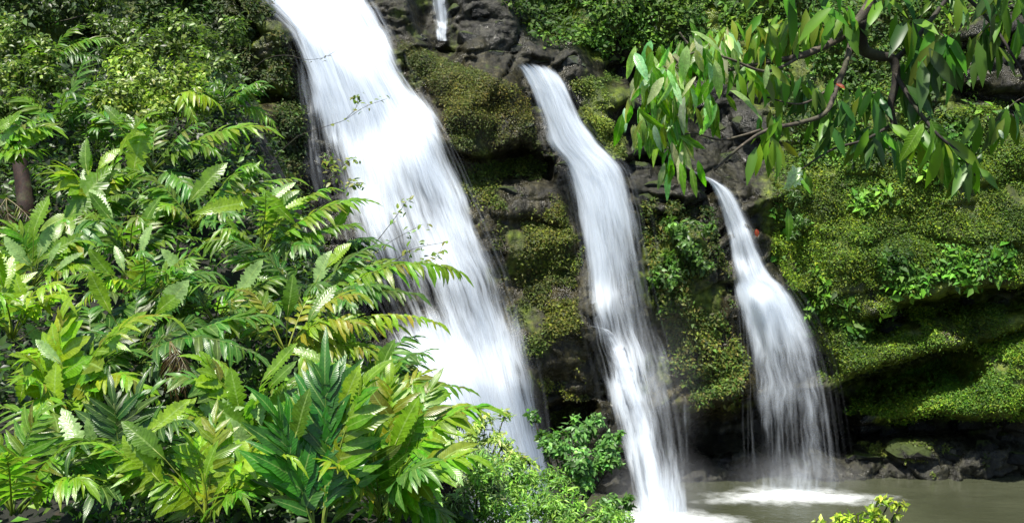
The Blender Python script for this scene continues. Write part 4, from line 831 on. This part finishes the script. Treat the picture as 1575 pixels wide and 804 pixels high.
sapling('thin sapling with olive leaves crossing the middle of the widest waterfall', P(520, 430, 15.5), [([(490,500,14.6),(520,430,15.5),(560,400,15.3),(600,372,15.2),(650,345,15.1)],.008),([(560,400,15.3),(585,420,15.2),(630,385,15.1),(690,372,15)],.007),([(540,420,15.4),(600,345,15.2),(625,310,15.1)],.007),([(560,430,15.4),(620,410,15.2),(665,400,15.1),(680,380,15)],.007)], 20, .085, OL)
sapling('leafy olive twig cluster left of the widest waterfall, above the bright fronds', P(480, 330, 16.2), [([(430,420,15.8),(480,330,16.2),(500,290,16),(520,262,16),(548,240,15.9)],.008),([(490,320,16.1),(520,300,16),(545,282,16),(560,290,15.9)],.007),([(495,310,16.1),(510,270,16),(505,240,16)],.007)], 30, .09, OL)
sapling('bare twig with a few leaves against the bright upper part of the widest waterfall', P(440, 110, 18.5), [([(350,150,19),(400,96,18.7),(440,85,18.5),(470,92,18.3),(500,88,18.2),(525,72,18.1)],.007)], 9, .07, [(.05,.05,.03)])
sapling('twig with yellow leaves crossing the upper middle of the widest waterfall', P(500, 200, 17.5), [([(400,275,17.6),(450,215,17.6),(500,195,17.5),(530,185,17.3),(560,165,17.2),(595,152,17.1)],.006),([(530,185,17.3),(548,165,17.2),(550,145,17.2)],.005)], 16, .08, OL)

# ------------------------------------------------------------------ overhanging tree, upper right
TD = 6.0
tbase = Vector((5.0, 5.2, float(bank_z(np.array([5.0]), np.array([5.2]))[0]) - .2))
tree = tag(empty('overhanging_tree', tbase), 'tree with long hanging glossy leaves reaching in over the upper right', 'tree')
def limb(name, pts, r0, r1, m=M_BARK, parent=None, sides=8):
    pw = [P(*p) if isinstance(p, tuple) else p for p in pts]; q = [Vector(p) for p in catmull([tuple(p) for p in pw], max(12, 6 * len(pts)))]
    o = link(name, tube_mesh(name, [p - tbase for p in q], r0, r1, m, sides, .07), parent or tree); return q
trunk_top = Vector((3.9, 5.9, 9.6))
limb('trunk', [tbase, Vector((5.1, 5.3, 6.5)), Vector((4.6, 5.6, 8.2)), trunk_top], .24, .12, M_BARK)
L0 = limb('limb', [trunk_top, Vector((2.9, 6, 9.1)), (1420,-90,6), (1345,-5,6)], .10, .034, M_BARKD)
B1 = limb('branch', [(1345,-5,6),(1318,35,6),(1285,62,6),(1235,85,5.9),(1180,96,5.9),(1120,108,5.8)], .032, .009)
B2 = limb('branch', [(1322,30,6),(1328,75,6.1),(1352,86,6.1),(1374,92,6.1),(1378,125,6.1),(1370,165,6.1),(1378,200,6.1)], .036, .016, M_BARKD)
B3 = limb('branch', [(1312,45,6),(1302,95,5.9),(1285,140,5.9),(1268,175,5.8),(1225,190,5.8),(1180,200,5.7),(1140,225,5.7),(1098,262,5.7)], .018, .006)
B4 = limb('branch', [(1374,95,6.1),(1400,70,6.1),(1425,40,6.2),(1455,0,6.3),(1500,-60,6.4)], .016, .012, M_BARKD)
B5 = limb('branch', [(1375,110,6.1),(1405,160,6),(1440,205,5.9),(1480,240,5.9),(1500,270,5.9)], .014, .005, M_BARKD)
B6 = limb('branch', [(1120,108,5.8),(1085,95,5.8),(1060,70,5.8),(1045,50,5.8)], .009, .005)
B7 = limb('branch', [(1235,85,5.9),(1180,110,5.7),(1120,90,5.6),(1070,80,5.6),(1030,110,5.6)], .009, .004)
B8 = limb('branch', [(1300,105,5.9),(1270,140,5.9),(1230,160,5.8),(1180,150,5.8)], .008, .004)
B9 = limb('branch', [(1375,190,6.1),(1330,215,6),(1280,230,6),(1230,262,5.9)], .010, .004, M_BARKD)
B10 = limb('branch', [(1470,-20,6.3),(1520,30,6.2),(1560,90,6.1),(1590,150,6.1)], .012, .006, M_BARKD)
B11 = limb('branch', [(1170,200,5.7),(1110,215,5.7),(1060,205,5.6),(1010,225,5.6)], .007, .003)
nleaf_obj = 0; extra_pts = []
def mango_leaf(p, d, n, size, col, ws=1.):
    global nleaf_obj
    if nleaf_obj < 298:
        put_leaf(random.choice(MANGO), tree, p - tbase, d, n, size, col, ws * (random.uniform(.75, 1.2) if p.x < 1.25 else random.uniform(.65, 1.05))); nleaf_obj += 1
    else: extra_pts.append((p, d, n, size, col))
LG, LM, LD, LP = (.16, .28, .02), (.09, .19, .014), (.035, .095, .014), (.42, .52, .27)  # LP paints sky sheen as pale leaves, LD paints the backlit side dark
BR_PTS = [p for q in (B1, B2, B3, B4, B5, B6, B7, B8, B9, B10, B11) for p in q]
def spray(px, py, D, k, size, cols, spread=22, down=.9):
    c = P(px, py, D)
    near = min(BR_PTS, key=lambda b: (b - c).length); mid = (near + c) / 2 + Vector((0, 0, .04))
    tw = bez(near, mid, c + Vector((0, 0, -.03)), 6)
    link('twig', tube_mesh('twig', [p - tbase for p in tw], .004, .0015, M_BARK, 5, .1), tree)
    for i in range(k):
        tt = random.uniform(.35, 1); p = near * (1 - tt) ** 2 + mid * 2 * tt * (1 - tt) + c * tt * tt
        if random.random() < .65: p = p.lerp(P(px + random.gauss(0, spread), py + random.gauss(0, spread * .6), D + random.gauss(0, .12)), .75)
        d = Vector((random.gauss(0, .38), random.gauss(0, .3), -down - .15 + random.gauss(0, .3)))
        n = Vector((random.gauss(-.2, .5), -.9, random.uniform(.1, .9)))
        cc = tuple(x * random.uniform(.7, 1.3) for x in random.choice(cols)); mango_leaf(p, d, n, size * random.uniform(.7, 1.15), cc)
# hand-set sprays: where the photograph shows them
for a in [(1005,100,5.6,6,.16,[LG,LP]),(1020,150,5.55,7,.16,[LG,LM]),(985,140,5.6,6,.15,[LG,LP]),(1000,190,5.55,6,.15,[LG,LM]),(1045,120,5.55,7,.16,[LG,LP]),(1090,70,5.6,6,.17,[LG,LM]),(1040,250,5.5,4,.16,[LG,LM]),(1010,70,5.65,6,.16,[LG,LG]),
          (1000,120,5.6,10,.17,[LG,LG,LM]),(1030,90,5.7,10,.17,[LG,LG,LM]),(985,165,5.6,9,.16,[LG,LM]),(1035,175,5.6,10,.17,[LG,LM]),(1075,60,5.7,9,.18,[LG,LM]),(1060,130,5.6,8,.17,[LM,LG]),
          (1095,150,5.6,6,.17,[LM]),(1040,215,5.6,5,.18,[LG,LM]),(1120,40,5.8,10,.18,[LG,LG,LM]),(1170,40,5.9,10,.17,[LG,LM]),(1210,30,5.9,10,.17,[LG,LG,LM]),(1150,105,5.8,6,.17,[LM,LG]),
          (1200,120,5.9,7,.17,[LM,LG]),(1190,180,5.8,6,.17,[LM]),(1185,225,5.7,5,.18,[LM,LG]),(1250,30,6,8,.18,[LM,LG]),(1240,130,5.9,8,.18,[LM,LD]),(1270,200,5.9,7,.18,[LM,LD]),
          (1330,140,6.1,10,.2,[LD,LM]),(1300,20,6,7,.19,[LM]),(1340,200,6.1,10,.2,[LD,LM,LD]),(1400,30,6.1,7,.22,[LD,LD,LM]),(1400,130,6.1,7,.22,[LD]),(1430,90,6.1,8,.26,[LD,LD,LM]),(1465,60,6.1,7,.27,[LM,LD]),
          (1400,200,6,5,.22,[LM,LG]),(1450,215,5.9,6,.24,[LM,LG]),(1490,250,5.9,6,.2,[LM,LD]),(1500,60,6.2,6,.22,[LM,LD]),(1550,20,6.2,8,.22,[LM,LG]),(1560,170,6.1,5,.18,[LM]),(1290,160,5.9,6,.18,[LD]),(1230,262,5.9,3,.14,[LM]),(1530,180,6,4,.2,[LM,LD])]:
    a = list(a); a[3] = int(a[3] * (2.6 if a[0] < 1260 else 1.8)); a[4] *= 1.0 if a[0] < 1350 else 1.12
    if a[0] < 1130: a[5] = a[5] + [LG, LP, LP]
    spray(*a)
# single leaves that stand out
def one(px, py, tx, ty, D, col, n=(0, -1, .6), ws=1.):
    a, b = P(px, py, D), P(tx, ty, D - .03); put_leaf(random.choice(MANGO), tree, a - tbase, b - a, Vector(n), (b - a).length, col, ws)
PALE = (.3, .4, .16)  # leaf sheen painted as a pale colour
one(1122, 140, 1182, 168, 5.5, PALE, (-.2, -.5, 1)); one(1062, 48, 1118, 80, 5.5, PALE, (-.2, -.5, 1)); one(1222, 258, 1212, 292, 5.7, (.5, .55, .35), ws=1.4); one(1212, 320, 1216, 372, 5.7, LM)
one(1235, 262, 1205, 290, 5.7, (.45, .5, .3)); one(1180, 100, 1178, 135, 5.6, PALE); one(1420, 190, 1385, 245, 5.9, LG, ws=1.2); one(1430, 185, 1480, 290, 5.9, LM); one(1380, 215, 1395, 285, 6, LD)
one(1460, 0, 1480, 25, 5.9, (.5, .6, .35), ws=1.5); one(1286, 128, 1300, 136, 5.8, (.35, .03, .01), ws=1.6); one(1022, 250, 1012, 290, 5.5, (.2, .25, .12)); one(1565, -10, 1600, 60, 5.9, LM, ws=1.2); one(1536, 200, 1545, 212, 5.9, (.5, .55, .45), ws=1.8)
for k in range(9):
    a = k * 2.4; put_leaf(random.choice(ROUND), tree, P(1222, 266 + (k % 3) * 5, 5.7) - tbase, Vector((math.cos(a), -.4, math.sin(a) - .2)), Vector((0, -1, .4)), .045, (.7, .72, .62), name='petal')
# extra crown leaves, mostly above the frame, added to shade the branches
for k in range(900):
    px = random.uniform(1130, 1900); py = random.uniform(-420, 10) - max(0, 1250 - px) * .2; D = random.uniform(5.2, 6.9)
    extra_pts.append((P(px, py, D), Vector((random.gauss(0, .6), random.gauss(0, .4), -.8)), Vector((random.gauss(0, .4), -.6, .7)), .2 * random.uniform(.7, 1.2), tuple(x * random.uniform(.7, 1.3) for x in random.choice([LG, LM, LD]))))
if extra_pts:
    V_, F_, C_, c0 = [], [], [], 0
    tv = np.array([(0, 0, 0), (-.12, .3, .05), (.12, .3, .05), (0, .3, 0), (-.11, .65, .0), (.11, .65, .0), (0, .65, -.04), (0, 1, -.15)])
    tf = np.array([(0, 3, 1), (0, 2, 3), (1, 3, 6), (1, 6, 4), (3, 2, 5), (3, 5, 6), (4, 6, 7), (6, 5, 7)])
    for (p, d, n, s, c) in extra_pts:
        m = np.array(rot_to(d, n)) * s; V_.append(tv @ m.T + np.array(p - tbase)); F_.append(tf + c0); c0 += 8; C_.append(np.tile(np.array(c), (8, 1)))
    o = link('foliage', mesh_np('foliage', np.concatenate(V_), np.concatenate(F_), M_SMALL, True, col=np.concatenate(C_)), tree); o['kind'] = 'stuff'
# tiny red leaf beside the smallest fall
rl = put_leaf(ROUND[0], None, P(1163, 352, 28.4), Vector((.2, 0, -1)), Vector((0, -1, .3)), .22, (.45, .05, .03), name='red_leaf'); tag(rl, 'small red leaf caught on the rock beside the smallest waterfall', 'leaf')
